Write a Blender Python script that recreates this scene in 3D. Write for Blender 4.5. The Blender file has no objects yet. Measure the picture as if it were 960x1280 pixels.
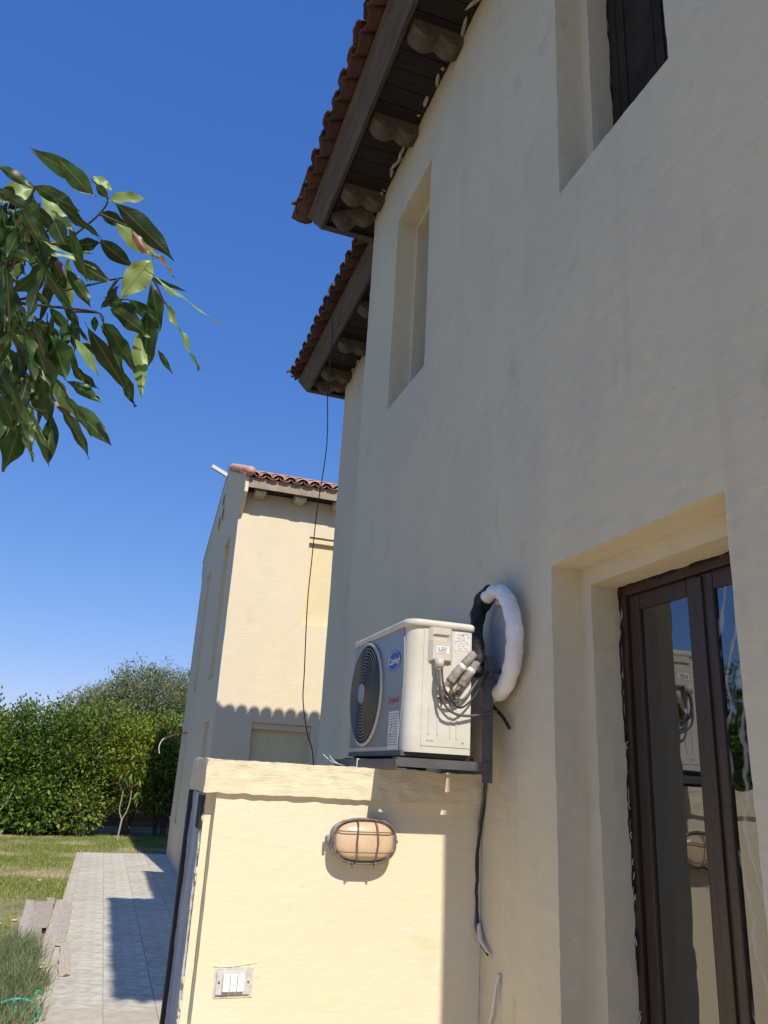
import bpy, bmesh, math, random
import numpy as np
from mathutils import Vector, Matrix, noise

# ------------------------------------------------------------ camera, sky, sun, exposure
scene = bpy.context.scene
C = scene.collection
cam_data = bpy.data.cameras.new('camera')
camera = bpy.data.objects.new('camera', cam_data)
C.objects.link(camera)
cam_data.sensor_fit = 'VERTICAL'
cam_data.sensor_height = 24.0
cam_data.lens = 18.15
cam_data.clip_start = 0.05
cam_data.clip_end = 3000
camera.matrix_world = Matrix(((0.9441022, -0.1527577, -0.2921233, 0), (-0.3254064, -0.2900766, -0.8999812, 0),
                              (0.0527409, 0.9447331, -0.3235703, 0), (0, 0, 0, 1)))
scene.camera = camera

SUN = Vector((0.49, -6.75, 6.45)).normalized()          # towards the sun
world = bpy.data.worlds.new('World')
scene.world = world
world.use_nodes = True
wn = world.node_tree
sky = wn.nodes.new('ShaderNodeTexSky')
sky.sky_type = 'NISHITA'
sky.sun_disc = False
sky.sun_elevation = math.asin(SUN.z)
sky.sun_rotation = math.atan2(SUN.x, SUN.y)
sky.altitude = 0
sky.air_density = 1.0
sky.dust_density = 0.0
sky.ozone_density = 3.0
# a deep, clear blue sky: each channel eased so that it stays saturated down to the horizon
sp_ = wn.nodes.new('ShaderNodeSeparateColor'); cb_ = wn.nodes.new('ShaderNodeCombineColor'); wn.links.new(sky.outputs[0], sp_.inputs[0])
for i_, (p_, k_) in enumerate(((0.97, 0.45), (0.68, 0.85), (0.45, 2.10))):
    a_ = wn.nodes.new('ShaderNodeMath'); a_.operation = 'POWER'; a_.inputs[1].default_value = p_
    b_ = wn.nodes.new('ShaderNodeMath'); b_.operation = 'MULTIPLY'; b_.inputs[1].default_value = k_
    wn.links.new(sp_.outputs[i_], a_.inputs[0]); wn.links.new(a_.outputs[0], b_.inputs[0]); wn.links.new(b_.outputs[0], cb_.inputs[i_])
wn.links.new(cb_.outputs[0], wn.nodes['Background'].inputs[0])
wn.nodes['Background'].inputs[1].default_value = 0.12
sl = bpy.data.lights.new('sun', 'SUN')
sl.energy = 3.6
sl.angle = math.radians(0.55)
sl.color = (1.0, 0.93, 0.80)
sun = bpy.data.objects.new('sun', sl)
sun.rotation_euler = SUN.to_track_quat('Z', 'Y').to_euler()
C.objects.link(sun)
scene.view_settings.view_transform = 'Standard'
scene.view_settings.look = 'None'
scene.view_settings.exposure = 0.50
scene.view_settings.gamma = 1.0

G = -1.8            # ground level, the camera being at height 0
W = 1.461           # plane of the house wall
R = math.radians
rnd = random.Random(11)

# ------------------------------------------------------------ materials
def mat(name, base, rough=0.8, metal=0.0, var=0.0, scale=3.0, bump=0.0, bscale=60.0, col2=None, spec=0.3, streak=None, rand=0.0, detail=6.0, bdist=0.01, fac=None):
    m = bpy.data.materials.new(name); m.use_nodes = True
    n = m.node_tree.nodes; l = m.node_tree.links
    b = n['Principled BSDF']
    b.inputs['Roughness'].default_value = rough
    b.inputs['Metallic'].default_value = metal
    b.inputs['Specular IOR Level'].default_value = spec
    tc = n.new('ShaderNodeTexCoord')
    out = None
    if col2 is None: col2 = tuple(c * (1 - var) for c in base)
    nz = n.new('ShaderNodeTexNoise'); nz.inputs['Scale'].default_value = scale; nz.inputs['Detail'].default_value = detail
    nz.inputs['Roughness'].default_value = 0.6
    if streak:
        mp = n.new('ShaderNodeMapping'); mp.inputs['Scale'].default_value = streak
        l.new(tc.outputs['Object'], mp.inputs[0]); l.new(mp.outputs[0], nz.inputs['Vector'])
    else:
        l.new(tc.outputs['Object'], nz.inputs['Vector'])
    cr = n.new('ShaderNodeValToRGB')
    lo, hi = fac or (0.35, 0.65)
    cr.color_ramp.elements[0].position = lo; cr.color_ramp.elements[1].position = hi
    cr.color_ramp.elements[0].color = (*base, 1); cr.color_ramp.elements[1].color = (*col2, 1)
    l.new(nz.outputs[0], cr.inputs[0]); out = cr.outputs[0]
    if rand:
        oi = n.new('ShaderNodeObjectInfo'); hs = n.new('ShaderNodeHueSaturation')
        mr = n.new('ShaderNodeMapRange'); mr.inputs['To Min'].default_value = 1 - rand; mr.inputs['To Max'].default_value = 1 + rand
        l.new(oi.outputs['Random'], mr.inputs[0]); l.new(mr.outputs[0], hs.inputs['Value']); l.new(out, hs.inputs['Color']); out = hs.outputs[0]
    l.new(out, b.inputs['Base Color'])
    if bump:
        bz = n.new('ShaderNodeTexNoise'); bz.inputs['Scale'].default_value = bscale; bz.inputs['Detail'].default_value = 8
        l.new(tc.outputs['Object'], bz.inputs['Vector'])
        bp = n.new('ShaderNodeBump'); bp.inputs['Strength'].default_value = bump; bp.inputs['Distance'].default_value = bdist
        l.new(bz.outputs[0], bp.inputs['Height']); l.new(bp.outputs[0], b.inputs['Normal'])
    return m

def plaster(name, base, patch, dirt, bump=0.5, streaky=(1, 1, 1), patch_scale=1.3, coarse=0.0):
    m = bpy.data.materials.new(name); m.use_nodes = True
    n = m.node_tree.nodes; l = m.node_tree.links
    b = n['Principled BSDF']; b.inputs['Roughness'].default_value = 0.9; b.inputs['Specular IOR Level'].default_value = 0.15
    tc = n.new('ShaderNodeTexCoord')
    mp = n.new('ShaderNodeMapping'); mp.inputs['Scale'].default_value = streaky; l.new(tc.outputs['Object'], mp.inputs[0])
    def nz(scale, detail, src, rough=0.6, dist=0.0):
        t = n.new('ShaderNodeTexNoise'); t.inputs['Scale'].default_value = scale; t.inputs['Detail'].default_value = detail
        t.inputs['Roughness'].default_value = rough; t.inputs['Distortion'].default_value = dist
        l.new(src, t.inputs['Vector']); return t.outputs[0]
    def ramp(src, a, z):
        r = n.new('ShaderNodeMapRange'); r.interpolation_type = 'SMOOTHSTEP'
        r.inputs['From Min'].default_value = a; r.inputs['From Max'].default_value = z; l.new(src, r.inputs[0]); return r.outputs[0]
    def mix(f, a, c):
        x = n.new('ShaderNodeMix'); x.data_type = 'RGBA'
        l.new(f, x.inputs['Factor'])
        if isinstance(a, tuple): x.inputs['A'].default_value = (*a, 1)
        else: l.new(a, x.inputs['A'])
        x.inputs['B'].default_value = (*c, 1)
        return x.outputs['Result']
    c = mix(ramp(nz(patch_scale, 5, mp.outputs[0], 0.55, 0.6), 0.42, 0.62), base, patch)
    c = mix(ramp(nz(patch_scale * 4.3, 6, mp.outputs[0], 0.65, 0.3), 0.56, 0.80), c, dirt)
    sm = n.new('ShaderNodeMapping'); sm.inputs['Scale'].default_value = (7, 7, 0.55); l.new(tc.outputs['Object'], sm.inputs[0])
    sf = n.new('ShaderNodeMath'); sf.operation = 'MULTIPLY'; sf.inputs[1].default_value = 0.34; l.new(ramp(nz(1.0, 4, sm.outputs[0], 0.6, 0.4), 0.58, 0.75), sf.inputs[0])
    c = mix(sf.outputs[0], c, dirt)
    c = mix(ramp(nz(38, 3, tc.outputs['Object'], 0.5), 0.66, 0.80), c, tuple(v * 0.86 for v in base))
    l.new(c, b.inputs['Base Color'])
    tm = n.new('ShaderNodeMapping'); tm.inputs['Scale'].default_value = (1, 1, 6); tm.inputs['Rotation'].default_value = (0.5, 0, 0); l.new(tc.outputs['Object'], tm.inputs[0])
    h1 = nz(5, 7, tm.outputs[0], 0.62, 1.4); h2 = nz(120, 5, tc.outputs['Object'], 0.6)
    ad = n.new('ShaderNodeMath'); ad.operation = 'MULTIPLY_ADD'; ad.inputs[1].default_value = 0.35 + coarse
    l.new(h2, ad.inputs[0]); l.new(h1, ad.inputs[2])
    bp = n.new('ShaderNodeBump'); bp.inputs['Strength'].default_value = bump; bp.inputs['Distance'].default_value = 0.012
    l.new(ad.outputs[0], bp.inputs['Height']); l.new(bp.outputs[0], b.inputs['Normal'])
    return m

def island_mat(name, cols, rough=0.55, trans=0.3, spec=0.35, patchy=None):
    """foliage or grass: colour differs from leaf to leaf; a share of the light passes through"""
    m = bpy.data.materials.new(name); m.use_nodes = True
    n = m.node_tree.nodes; l = m.node_tree.links
    b = n['Principled BSDF']; b.inputs['Roughness'].default_value = rough; b.inputs['Specular IOR Level'].default_value = spec
    g = n.new('ShaderNodeNewGeometry'); cr = n.new('ShaderNodeValToRGB')
    e = cr.color_ramp.elements
    while len(e) < len(cols): e.new(0.5)
    for i, c in enumerate(cols):
        e[i].position = i / (len(cols) - 1); e[i].color = (*c, 1)
    l.new(g.outputs['Random Per Island'], cr.inputs[0]); out = cr.outputs[0]
    if patchy:
        tc = n.new('ShaderNodeTexCoord'); nz = n.new('ShaderNodeTexNoise'); nz.inputs['Scale'].default_value = patchy[1]; nz.inputs['Detail'].default_value = 4
        l.new(tc.outputs['Object'], nz.inputs['Vector'])
        mr = n.new('ShaderNodeMapRange'); mr.inputs['From Min'].default_value = patchy[2]; mr.inputs['From Max'].default_value = patchy[3]
        l.new(nz.outputs[0], mr.inputs[0])
        mx = n.new('ShaderNodeMix'); mx.data_type = 'RGBA'; l.new(mr.outputs[0], mx.inputs['Factor']); l.new(out, mx.inputs['A'])
        mx.inputs['B'].default_value = (*patchy[0], 1); out = mx.outputs['Result']
    l.new(out, b.inputs['Base Color'])
    tr = n.new('ShaderNodeBsdfTranslucent'); l.new(out, tr.inputs[0])
    ms = n.new('ShaderNodeMixShader'); ms.inputs[0].default_value = trans
    l.new(b.outputs[0], ms.inputs[1]); l.new(tr.outputs[0], ms.inputs[2]); l.new(ms.outputs[0], n['Material Output'].inputs[0])
    return m

M = {}
M['plaster'] = plaster('cream_plaster', (0.605, 0.545, 0.395), (0.565, 0.515, 0.385), (0.50, 0.44, 0.31), 0.19, (1, 1, 0.6), 1.3)
M['low_plaster'] = plaster('yellow_plaster', (0.69, 0.605, 0.43), (0.69, 0.62, 0.46), (0.67, 0.55, 0.34), 0.18, (0.5, 1, 0.9), 1.6, 0.15)
M['cap_plaster'] = plaster('rough_cap_plaster', (0.69, 0.605, 0.43), (0.68, 0.59, 0.42), (0.64, 0.53, 0.34), 0.45, (0.35, 1, 2.2), 5.0, 0.3)
M['far_plaster'] = plaster('pale_plaster', (0.70, 0.60, 0.42), (0.67, 0.58, 0.43), (0.63, 0.52, 0.34), 0.3, (1, 1, 0.5), 0.9)
M['recess_plaster'] = plaster('recess_plaster', (0.70, 0.59, 0.36), (0.68, 0.57, 0.36), (0.60, 0.48, 0.28), 0.3)
M['cement'] = plaster('grey_cement', (0.36, 0.36, 0.37), (0.50, 0.50, 0.51), (0.22, 0.22, 0.23), 0.8, (1, 1, 0.35), 7.0)
M['interior'] = mat('interior_wall', (0.16, 0.14, 0.11), 0.9)
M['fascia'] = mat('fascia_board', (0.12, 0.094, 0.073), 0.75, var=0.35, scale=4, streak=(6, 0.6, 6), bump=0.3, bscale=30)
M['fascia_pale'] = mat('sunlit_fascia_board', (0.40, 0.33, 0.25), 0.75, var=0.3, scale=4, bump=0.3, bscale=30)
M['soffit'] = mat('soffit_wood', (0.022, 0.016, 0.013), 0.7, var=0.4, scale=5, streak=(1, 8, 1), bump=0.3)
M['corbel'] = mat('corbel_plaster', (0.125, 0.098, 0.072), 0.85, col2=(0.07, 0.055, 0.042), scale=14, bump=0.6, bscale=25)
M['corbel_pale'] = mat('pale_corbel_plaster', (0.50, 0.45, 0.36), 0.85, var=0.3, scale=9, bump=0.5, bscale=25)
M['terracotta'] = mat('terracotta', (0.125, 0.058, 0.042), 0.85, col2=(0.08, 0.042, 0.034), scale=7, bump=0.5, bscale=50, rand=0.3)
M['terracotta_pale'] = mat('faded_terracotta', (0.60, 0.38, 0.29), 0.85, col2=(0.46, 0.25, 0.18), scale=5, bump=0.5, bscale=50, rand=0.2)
M['foam'] = mat('white_foam', (0.42, 0.40, 0.35), 0.9, var=0.35, scale=20, bump=0.8, bscale=60)
M['door_wood'] = mat('dark_brown_door', (0.045, 0.028, 0.018), 0.42, var=0.3, scale=6, streak=(8, 8, 0.8), bump=0.08, spec=0.5)
M['door_trim'] = mat('rough_black_trim', (0.012, 0.010, 0.009), 0.7, bump=1.0, bscale=40)
M['shutter'] = mat('black_shutter', (0.026, 0.020, 0.016), 0.8, spec=0.15, col2=(0.042, 0.032, 0.024), scale=8, bump=0.2, bscale=40)
M['white_enamel'] = mat('white_enamel', (0.60, 0.585, 0.53), 0.45, col2=(0.50, 0.475, 0.405), scale=5, spec=0.45)
M['cover_plastic'] = mat('cover_plastic', (0.52, 0.48, 0.42), 0.45, spec=0.4, var=0.05)
M['ac_panel'] = mat('grey_blue_panel', (0.22, 0.232, 0.232), 0.32, var=0.1, scale=2, spec=0.5)
M['ac_grille'] = mat('grille_plastic', (0.13, 0.132, 0.118), 0.45, spec=0.4, var=0.1)
M['ac_dark'] = mat('fan_cavity', (0.02, 0.02, 0.02), 0.8)
M['ac_fin'] = mat('heat_exchanger', (0.05, 0.05, 0.055), 0.5, metal=0.4)
M['logo_blue'] = mat('logo_blue', (0.02, 0.045, 0.27), 0.35)
M['white_print'] = mat('white_print', (0.75, 0.76, 0.8), 0.4)
M['red_print'] = mat('red_print', (0.45, 0.03, 0.05), 0.4)
M['grey_print'] = mat('grey_print', (0.20, 0.20, 0.21), 0.5)
M['sticker'] = mat('sticker_paper', (0.62, 0.62, 0.60), 0.5, var=0.06, scale=30)
M['steel'] = mat('grey_painted_steel', (0.115, 0.115, 0.115), 0.45, var=0.3, scale=10, bump=0.15, metal=0.2)
M['black_steel'] = mat('black_steel', (0.03, 0.032, 0.036), 0.5, var=0.3, scale=10)
M['foam_tube'] = mat('white_pipe_wrap', (0.78, 0.77, 0.74), 0.55, col2=(0.62, 0.61, 0.59), scale=14, bump=0.45, bscale=22, bdist=0.02)
M['grey_tube'] = mat('grey_pipe_wrap', (0.48, 0.49, 0.50), 0.45, col2=(0.36, 0.37, 0.38), scale=10, bump=0.6, bscale=20)
M['black_tape'] = mat('black_tape', (0.02, 0.02, 0.021), 0.55, bump=0.9, bscale=25, bdist=0.02)
M['tan_wrap'] = mat('tan_pipe_wrap', (0.34, 0.31, 0.27), 0.7, bump=0.8, bscale=40, var=0.5, scale=30)
M['brass'] = mat('brass', (0.55, 0.40, 0.24), 0.35, metal=0.9)
M['copper'] = mat('copper', (0.55, 0.27, 0.16), 0.4, metal=0.8)
M['cable_black'] = mat('black_cable', (0.03, 0.028, 0.026), 0.5)
M['cable_grey'] = mat('grey_cable', (0.10, 0.10, 0.098), 0.5)
M['cable_white'] = mat('white_cable', (0.6, 0.58, 0.54), 0.5)
M['lamp_base'] = mat('grey_lamp_housing', (0.20, 0.20, 0.20), 0.5, col2=(0.45, 0.45, 0.44), scale=40, bump=0.5, fac=(0.5, 0.7))
M['lamp_wire'] = mat('rusty_wire', (0.20, 0.145, 0.115), 0.6, var=0.4, scale=60, bump=0.4)
M['lamp_glass'] = mat('amber_lamp_glass', (0.62, 0.47, 0.30), 0.3, col2=(0.56, 0.39, 0.25), scale=12, spec=0.5, bump=0.05)
M['switch_white'] = mat('switch_white', (0.78, 0.77, 0.76), 0.35, spec=0.5)
M['switch_plate'] = mat('switch_plate', (0.42, 0.41, 0.42), 0.5, col2=(0.60, 0.57, 0.5), scale=60)
M['slab'] = mat('grey_stone_slab', (0.46, 0.42, 0.335), 0.85, col2=(0.63, 0.59, 0.49), scale=9, fac=(0.40, 0.62), streak=(1, 1.6, 1), bump=0.6, bscale=25, rand=0.06)
M['slab_warm'] = mat('warm_stone_slab', (0.46, 0.41, 0.32), 0.85, col2=(0.56, 0.51, 0.41), scale=8, bump=0.6, bscale=25, rand=0.07)
M['mortar'] = mat('path_mortar', (0.50, 0.47, 0.38), 0.95, var=0.2, scale=10, bump=0.4)
M['patio'] = mat('patio_stone', (0.74, 0.59, 0.38), 0.9, var=0.2, scale=3, bump=0.4)
M['earth'] = mat('dry_earth', (0.40, 0.33, 0.20), 0.95, col2=(0.15, 0.17, 0.06), scale=1.4, bump=1.0, bscale=18, bdist=0.05, detail=8)
M['plank'] = mat('weathered_plank', (0.52, 0.45, 0.36), 0.9, col2=(0.36, 0.315, 0.26), scale=6, streak=(14, 1.2, 8), bump=0.7, bscale=20, rand=0.12)
M['hose'] = mat('green_hose', (0.02, 0.42, 0.28), 0.4, spec=0.5)
M['bark'] = mat('grey_bark', (0.16, 0.13, 0.10), 0.9, var=0.4, scale=14, bump=1.0)
M['twig'] = mat('green_brown_twig', (0.05, 0.045, 0.025), 0.7, var=0.4, scale=20, bump=0.4)
M['pale_bark'] = mat('whitewashed_bark', (0.38, 0.36, 0.31), 0.9, var=0.3, scale=20)
M['brick_wall'] = mat('brick', (0.40, 0.20, 0.12), 0.9, var=0.3, scale=8, rand=0.25, bump=0.4)
M['block_wall'] = mat('block_wall', (0.30, 0.24, 0.17), 0.9, var=0.3, scale=3, bump=0.4)
M['hedge_dark'] = island_mat('hedge_leaf_dark', [(0.035, 0.080, 0.012), (0.08, 0.15, 0.020), (0.13, 0.21, 0.025), (0.21, 0.28, 0.045)])
M['hedge_lime'] = island_mat('hedge_leaf_lime', [(0.10, 0.15, 0.015), (0.19, 0.25, 0.022), (0.26, 0.31, 0.03), (0.32, 0.35, 0.04)])
M['hedge_mid'] = island_mat('hedge_leaf_mid', [(0.05, 0.10, 0.016), (0.12, 0.18, 0.026), (0.18, 0.24, 0.036), (0.26, 0.31, 0.06)])
M['tree_grey'] = island_mat('tree_leaf_grey', [(0.12, 0.15, 0.065), (0.18, 0.215, 0.095), (0.23, 0.265, 0.12), (0.30, 0.325, 0.17)])
M['young_red'] = island_mat('young_leaf_red', [(0.10, 0.04, 0.025), (0.18, 0.06, 0.035), (0.14, 0.07, 0.03)])
M['grass'] = island_mat('grass_blade', [(0.12, 0.19, 0.035), (0.20, 0.27, 0.055), (0.28, 0.32, 0.08), (0.42, 0.39, 0.16)], 0.6, 0.25, 0.2, ((0.50, 0.43, 0.25), 0.9, 0.50, 0.66))
M['tall_grass'] = island_mat('tall_grass_blade', [(0.09, 0.14, 0.06), (0.15, 0.20, 0.085), (0.21, 0.25, 0.12), (0.36, 0.34, 0.20)], 0.6, 0.25, 0.2)

def leaf_mat(name, dark, light, trans=0.22):
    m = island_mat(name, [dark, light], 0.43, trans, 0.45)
    n = m.node_tree.nodes; l = m.node_tree.links
    b = n['Principled BSDF']; src = b.inputs['Base Color'].links[0].from_socket
    oi = n.new('ShaderNodeObjectInfo')
    cr = [x for x in n if x.type == 'VALTORGB'][0]
    l.new(oi.outputs['Random'], cr.inputs[0])
    tc = n.new('ShaderNodeTexCoord'); sp = n.new('ShaderNodeSeparateXYZ'); l.new(tc.outputs['Generated'], sp.inputs[0])
    a = n.new('ShaderNodeMath'); a.operation = 'SUBTRACT'; a.inputs[1].default_value = 0.5; l.new(sp.outputs[0], a.inputs[0])
    c = n.new('ShaderNodeMath'); c.operation = 'ABSOLUTE'; l.new(a.outputs[0], c.inputs[0])
    r = n.new('ShaderNodeMapRange'); r.inputs['From Min'].default_value = 0.015; r.inputs['From Max'].default_value = 0.045
    r.inputs['To Min'].default_value = 0.75; r.inputs['To Max'].default_value = 0.0; l.new(c.outputs[0], r.inputs[0])
    # side veins leave the midrib at a slant
    v = n.new('ShaderNodeMath'); v.operation = 'MULTIPLY_ADD'; v.inputs[1].default_value = -0.35; l.new(c.outputs[0], v.inputs[0]); l.new(sp.outputs[1], v.inputs[2])
    w = n.new('ShaderNodeMath'); w.operation = 'PINGPONG'; w.inputs[1].default_value = 0.028; l.new(v.outputs[0], w.inputs[0])
    q = n.new('ShaderNodeMapRange'); q.inputs['From Min'].default_value = 0.0; q.inputs['From Max'].default_value = 0.006
    q.inputs['To Min'].default_value = 0.30; q.inputs['To Max'].default_value = 0.0; l.new(w.outputs[0], q.inputs[0])
    mxm = n.new('ShaderNodeMath'); mxm.operation = 'MAXIMUM'; l.new(r.outputs[0], mxm.inputs[0]); l.new(q.outputs[0], mxm.inputs[1])
    x = n.new('ShaderNodeMix'); x.data_type = 'RGBA'; l.new(mxm.outputs[0], x.inputs['Factor']); l.new(src, x.inputs['A'])
    x.inputs['B'].default_value = (0.15, 0.19, 0.06, 1)
    l.new(x.outputs['Result'], b.inputs['Base Color'])
    return m
M['mango_leaf'] = leaf_mat('mango_leaf', (0.010, 0.032, 0.006), (0.038, 0.090, 0.014))  # darkened: the shade among the leaves is put into the colour
M['mango_leaf_lit'] = leaf_mat('lit_mango_leaf', (0.17, 0.26, 0.07), (0.26, 0.34, 0.11))  # brightened copy for leaves that catch the sun
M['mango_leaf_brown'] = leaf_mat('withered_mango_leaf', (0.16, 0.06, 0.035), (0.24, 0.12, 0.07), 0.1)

def glass_mat(painted_ripples=False):
    m = bpy.data.materials.new('reflective_glass'); m.use_nodes = True
    n = m.node_tree.nodes; l = m.node_tree.links
    n.remove(n['Principled BSDF'])
    tr = n.new('ShaderNodeBsdfTransparent'); tr.inputs[0].default_value = (0.42, 0.40, 0.36, 1)
    gl = n.new('ShaderNodeBsdfGlossy'); gl.inputs['Roughness'].default_value = 0.02; gl.inputs[0].default_value = (0.9, 0.93, 1, 1)
    fr = n.new('ShaderNodeFresnel'); fr.inputs[0].default_value = 1.5
    ad = n.new('ShaderNodeMath'); ad.operation = 'ADD'; ad.inputs[1].default_value = 0.14; l.new(fr.outputs[0], ad.inputs[0])
    tc = n.new('ShaderNodeTexCoord'); nz = n.new('ShaderNodeTexNoise'); nz.inputs['Scale'].default_value = 5; nz.inputs['Detail'].default_value = 1; nz.inputs['Distortion'].default_value = 1.2
    l.new(tc.outputs['Object'], nz.inputs['Vector'])
    bp = n.new('ShaderNodeBump'); bp.inputs['Strength'].default_value = 0.16; bp.inputs['Distance'].default_value = 0.004
    l.new(nz.outputs[0], bp.inputs['Height']); l.new(bp.outputs[0], gl.inputs['Normal'])
    mx = n.new('ShaderNodeMixShader'); l.new(ad.outputs[0], mx.inputs[0]); l.new(tr.outputs[0], mx.inputs[1]); l.new(gl.outputs[0], mx.inputs[2])
    l.new(mx.outputs[0], n['Material Output'].inputs[0])
    if not painted_ripples: return m
    # pale wavy streaks painted into the glass for rippled light reflected in it
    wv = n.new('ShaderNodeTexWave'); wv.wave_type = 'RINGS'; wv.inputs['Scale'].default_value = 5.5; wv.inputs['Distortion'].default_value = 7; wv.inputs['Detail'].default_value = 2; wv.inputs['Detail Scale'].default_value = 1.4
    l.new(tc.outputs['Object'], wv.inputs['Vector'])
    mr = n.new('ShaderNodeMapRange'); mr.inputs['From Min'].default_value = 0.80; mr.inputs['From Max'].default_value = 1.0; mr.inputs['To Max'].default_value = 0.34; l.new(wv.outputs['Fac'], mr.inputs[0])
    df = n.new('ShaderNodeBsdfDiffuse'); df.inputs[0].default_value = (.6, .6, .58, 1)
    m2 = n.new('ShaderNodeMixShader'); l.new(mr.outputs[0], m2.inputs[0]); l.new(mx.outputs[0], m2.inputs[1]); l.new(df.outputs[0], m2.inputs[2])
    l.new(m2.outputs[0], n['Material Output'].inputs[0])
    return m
M['glass'] = glass_mat(); M['ripple_painted_glass'] = glass_mat(True)

# ------------------------------------------------------------ helpers
class MB:
    def __init__(s): s.v = []; s.f = []; s.sm = []
    def add(s, vs, fs, smooth=False):
        o = len(s.v); s.v += [tuple(v) for v in vs]; s.f += [tuple(i + o for i in f) for f in fs]; s.sm += [smooth] * len(fs)
        return s
    def box(s, x0, x1, y0, y1, z0, z1, mtx=None, bev=0.0):
        if bev:
            bm = bmesh.new(); bmesh.ops.create_cube(bm, size=1)
            for v in bm.verts: v.co = Vector(((x0 + x1) / 2 + v.co.x * (x1 - x0), (y0 + y1) / 2 + v.co.y * (y1 - y0), (z0 + z1) / 2 + v.co.z * (z1 - z0)))
            bmesh.ops.bevel(bm, geom=bm.edges[:], offset=bev, segments=2, affect='EDGES', profile=0.6)
            bm.verts.index_update()
            vs = [(mtx @ v.co if mtx else v.co)[:] for v in bm.verts]; fs = [[v.index for v in f.verts] for f in bm.faces]
            bm.free(); return s.add(vs, fs)
        vs = [Vector((x, y, z)) for x in (x0, x1) for y in (y0, y1) for z in (z0, z1)]
        if mtx: vs = [mtx @ v for v in vs]
        return s.add(vs, [(0, 1, 3, 2), (4, 6, 7, 5), (0, 4, 5, 1), (2, 3, 7, 6), (0, 2, 6, 4), (1, 5, 7, 3)])
    def quad(s, a, b, c, d): return s.add([a, b, c, d], [(0, 1, 2, 3)])
    def grid(s, a, b, c, d, res):
        a, b, c, d = map(Vector, (a, b, c, d))
        nu = max(1, round((b - a).length / res)); nv = max(1, round((d - a).length / res))
        vs = []
        for j in range(nv + 1):
            for i in range(nu + 1):
                u = i / nu; v = j / nv
                vs.append((a * (1 - u) + b * u) * (1 - v) + (d * (1 - u) + c * u) * v)
        return s.add(vs, [(j * (nu + 1) + i, j * (nu + 1) + i + 1, (j + 1) * (nu + 1) + i + 1, (j + 1) * (nu + 1) + i) for j in range(nv) for i in range(nu)])
    def tube(s, path, r, n=8, caps=True, smooth=True):
        P = [Vector(p) for p in path]; rr = r if isinstance(r, (list, tuple)) else [r] * len(P)
        rings = []; prev = None
        for i, p in enumerate(P):
            t = (P[min(i + 1, len(P) - 1)] - P[max(i - 1, 0)]).normalized()
            if prev is None:
                up = Vector((0, 0, 1)) if abs(t.z) < 0.9 else Vector((1, 0, 0)); a = t.cross(up).normalized()
            else: a = (prev - t * prev.dot(t)).normalized()
            prev = a; b = t.cross(a)
            rings.append([p + (a * math.cos(2 * math.pi * k / n) + b * math.sin(2 * math.pi * k / n)) * rr[i] for k in range(n)])
        vs = [v for q in rings for v in q]
        fs = [(i * n + k, i * n + (k + 1) % n, (i + 1) * n + (k + 1) % n, (i + 1) * n + k) for i in range(len(P) - 1) for k in range(n)]
        if caps: fs += [tuple(range(n - 1, -1, -1)), tuple(range((len(P) - 1) * n, len(P) * n))]
        return s.add(vs, fs, smooth)
    def prism(s, prof, ext, smooth=False):
        """closed profile (list of points) extruded by the vector ext"""
        n = len(prof); P = [Vector(p) for p in prof]; e = Vector(ext)
        vs = P + [p + e for p in P]
        return s.add(vs, [tuple(range(n))[::-1], tuple(range(n, 2 * n))] + [(i, (i + 1) % n, n + (i + 1) % n, n + i) for i in range(n)], smooth)
    def rough(s, amp, freq, fine=0.0, ffreq=20.0, only=None):
        """uneven hand-made surface: every vertex moves by a smooth field of its place, so neighbours stay joined"""
        out = []
        for p in s.v:
            v = Vector(p)
            if only is None or only(v):
                v = v + noise.noise_vector(v * freq) * amp
                if fine: v = v + noise.noise_vector(v * ffreq) * fine
            out.append(tuple(v))
        s.v = out; return s
    def mesh(s, name, m, weld=False):
        me = bpy.data.meshes.new(name); me.from_pydata(s.v, [], s.f)
        me.polygons.foreach_set('use_smooth', s.sm)
        if weld:
            bm = bmesh.new(); bm.from_mesh(me); bmesh.ops.remove_doubles(bm, verts=bm.verts, dist=0.0008); bmesh.ops.recalc_face_normals(bm, faces=bm.faces); bm.to_mesh(me); bm.free()
        me.materials.append(m); me.update(); return me
    def build(s, name, m, parent=None, weld=False, loc=None):
        return link(name, s.mesh(name, m, weld), parent, loc)

def link(name, me, parent=None, loc=None, mtx=None):
    o = bpy.data.objects.new(name, me); C.objects.link(o)
    if parent: o.parent = parent
    if mtx is not None: o.matrix_basis = mtx
    elif loc is not None: o.location = loc
    return o
def tag(o, label=None, cat=None, group=None, kind=None):
    for k, v in (('label', label), ('category', cat), ('group', group), ('kind', kind)):
        if v: o[k] = v
    return o
def thing(name, label, cat, loc=(0, 0, 0), group=None):
    o = bpy.data.objects.new(name, None); C.objects.link(o); o.location = loc; o.empty_display_size = 0.2
    return tag(o, label, cat, group)
def here(o, root):
    """give a part built in world coordinates its thing's place"""
    o.parent = root; o.location = -root.location; return o
def fast_mesh(name, V, F, m):
    """V (n,3) and F (k,3 or 4) arrays"""
    me = bpy.data.meshes.new(name); V = np.ascontiguousarray(V, dtype=np.float32); F = np.ascontiguousarray(F, dtype=np.int32)
    k, w = F.shape
    me.vertices.add(len(V)); me.vertices.foreach_set('co', V.ravel())
    me.loops.add(k * w); me.loops.foreach_set('vertex_index', F.ravel())
    me.polygons.add(k); me.polygons.foreach_set('loop_start', np.arange(0, k * w, w, dtype=np.int32)); me.polygons.foreach_set('loop_total', np.full(k, w, dtype=np.int32))
    me.update(calc_edges=True); me.materials.append(m); me.validate(); return me
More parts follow.
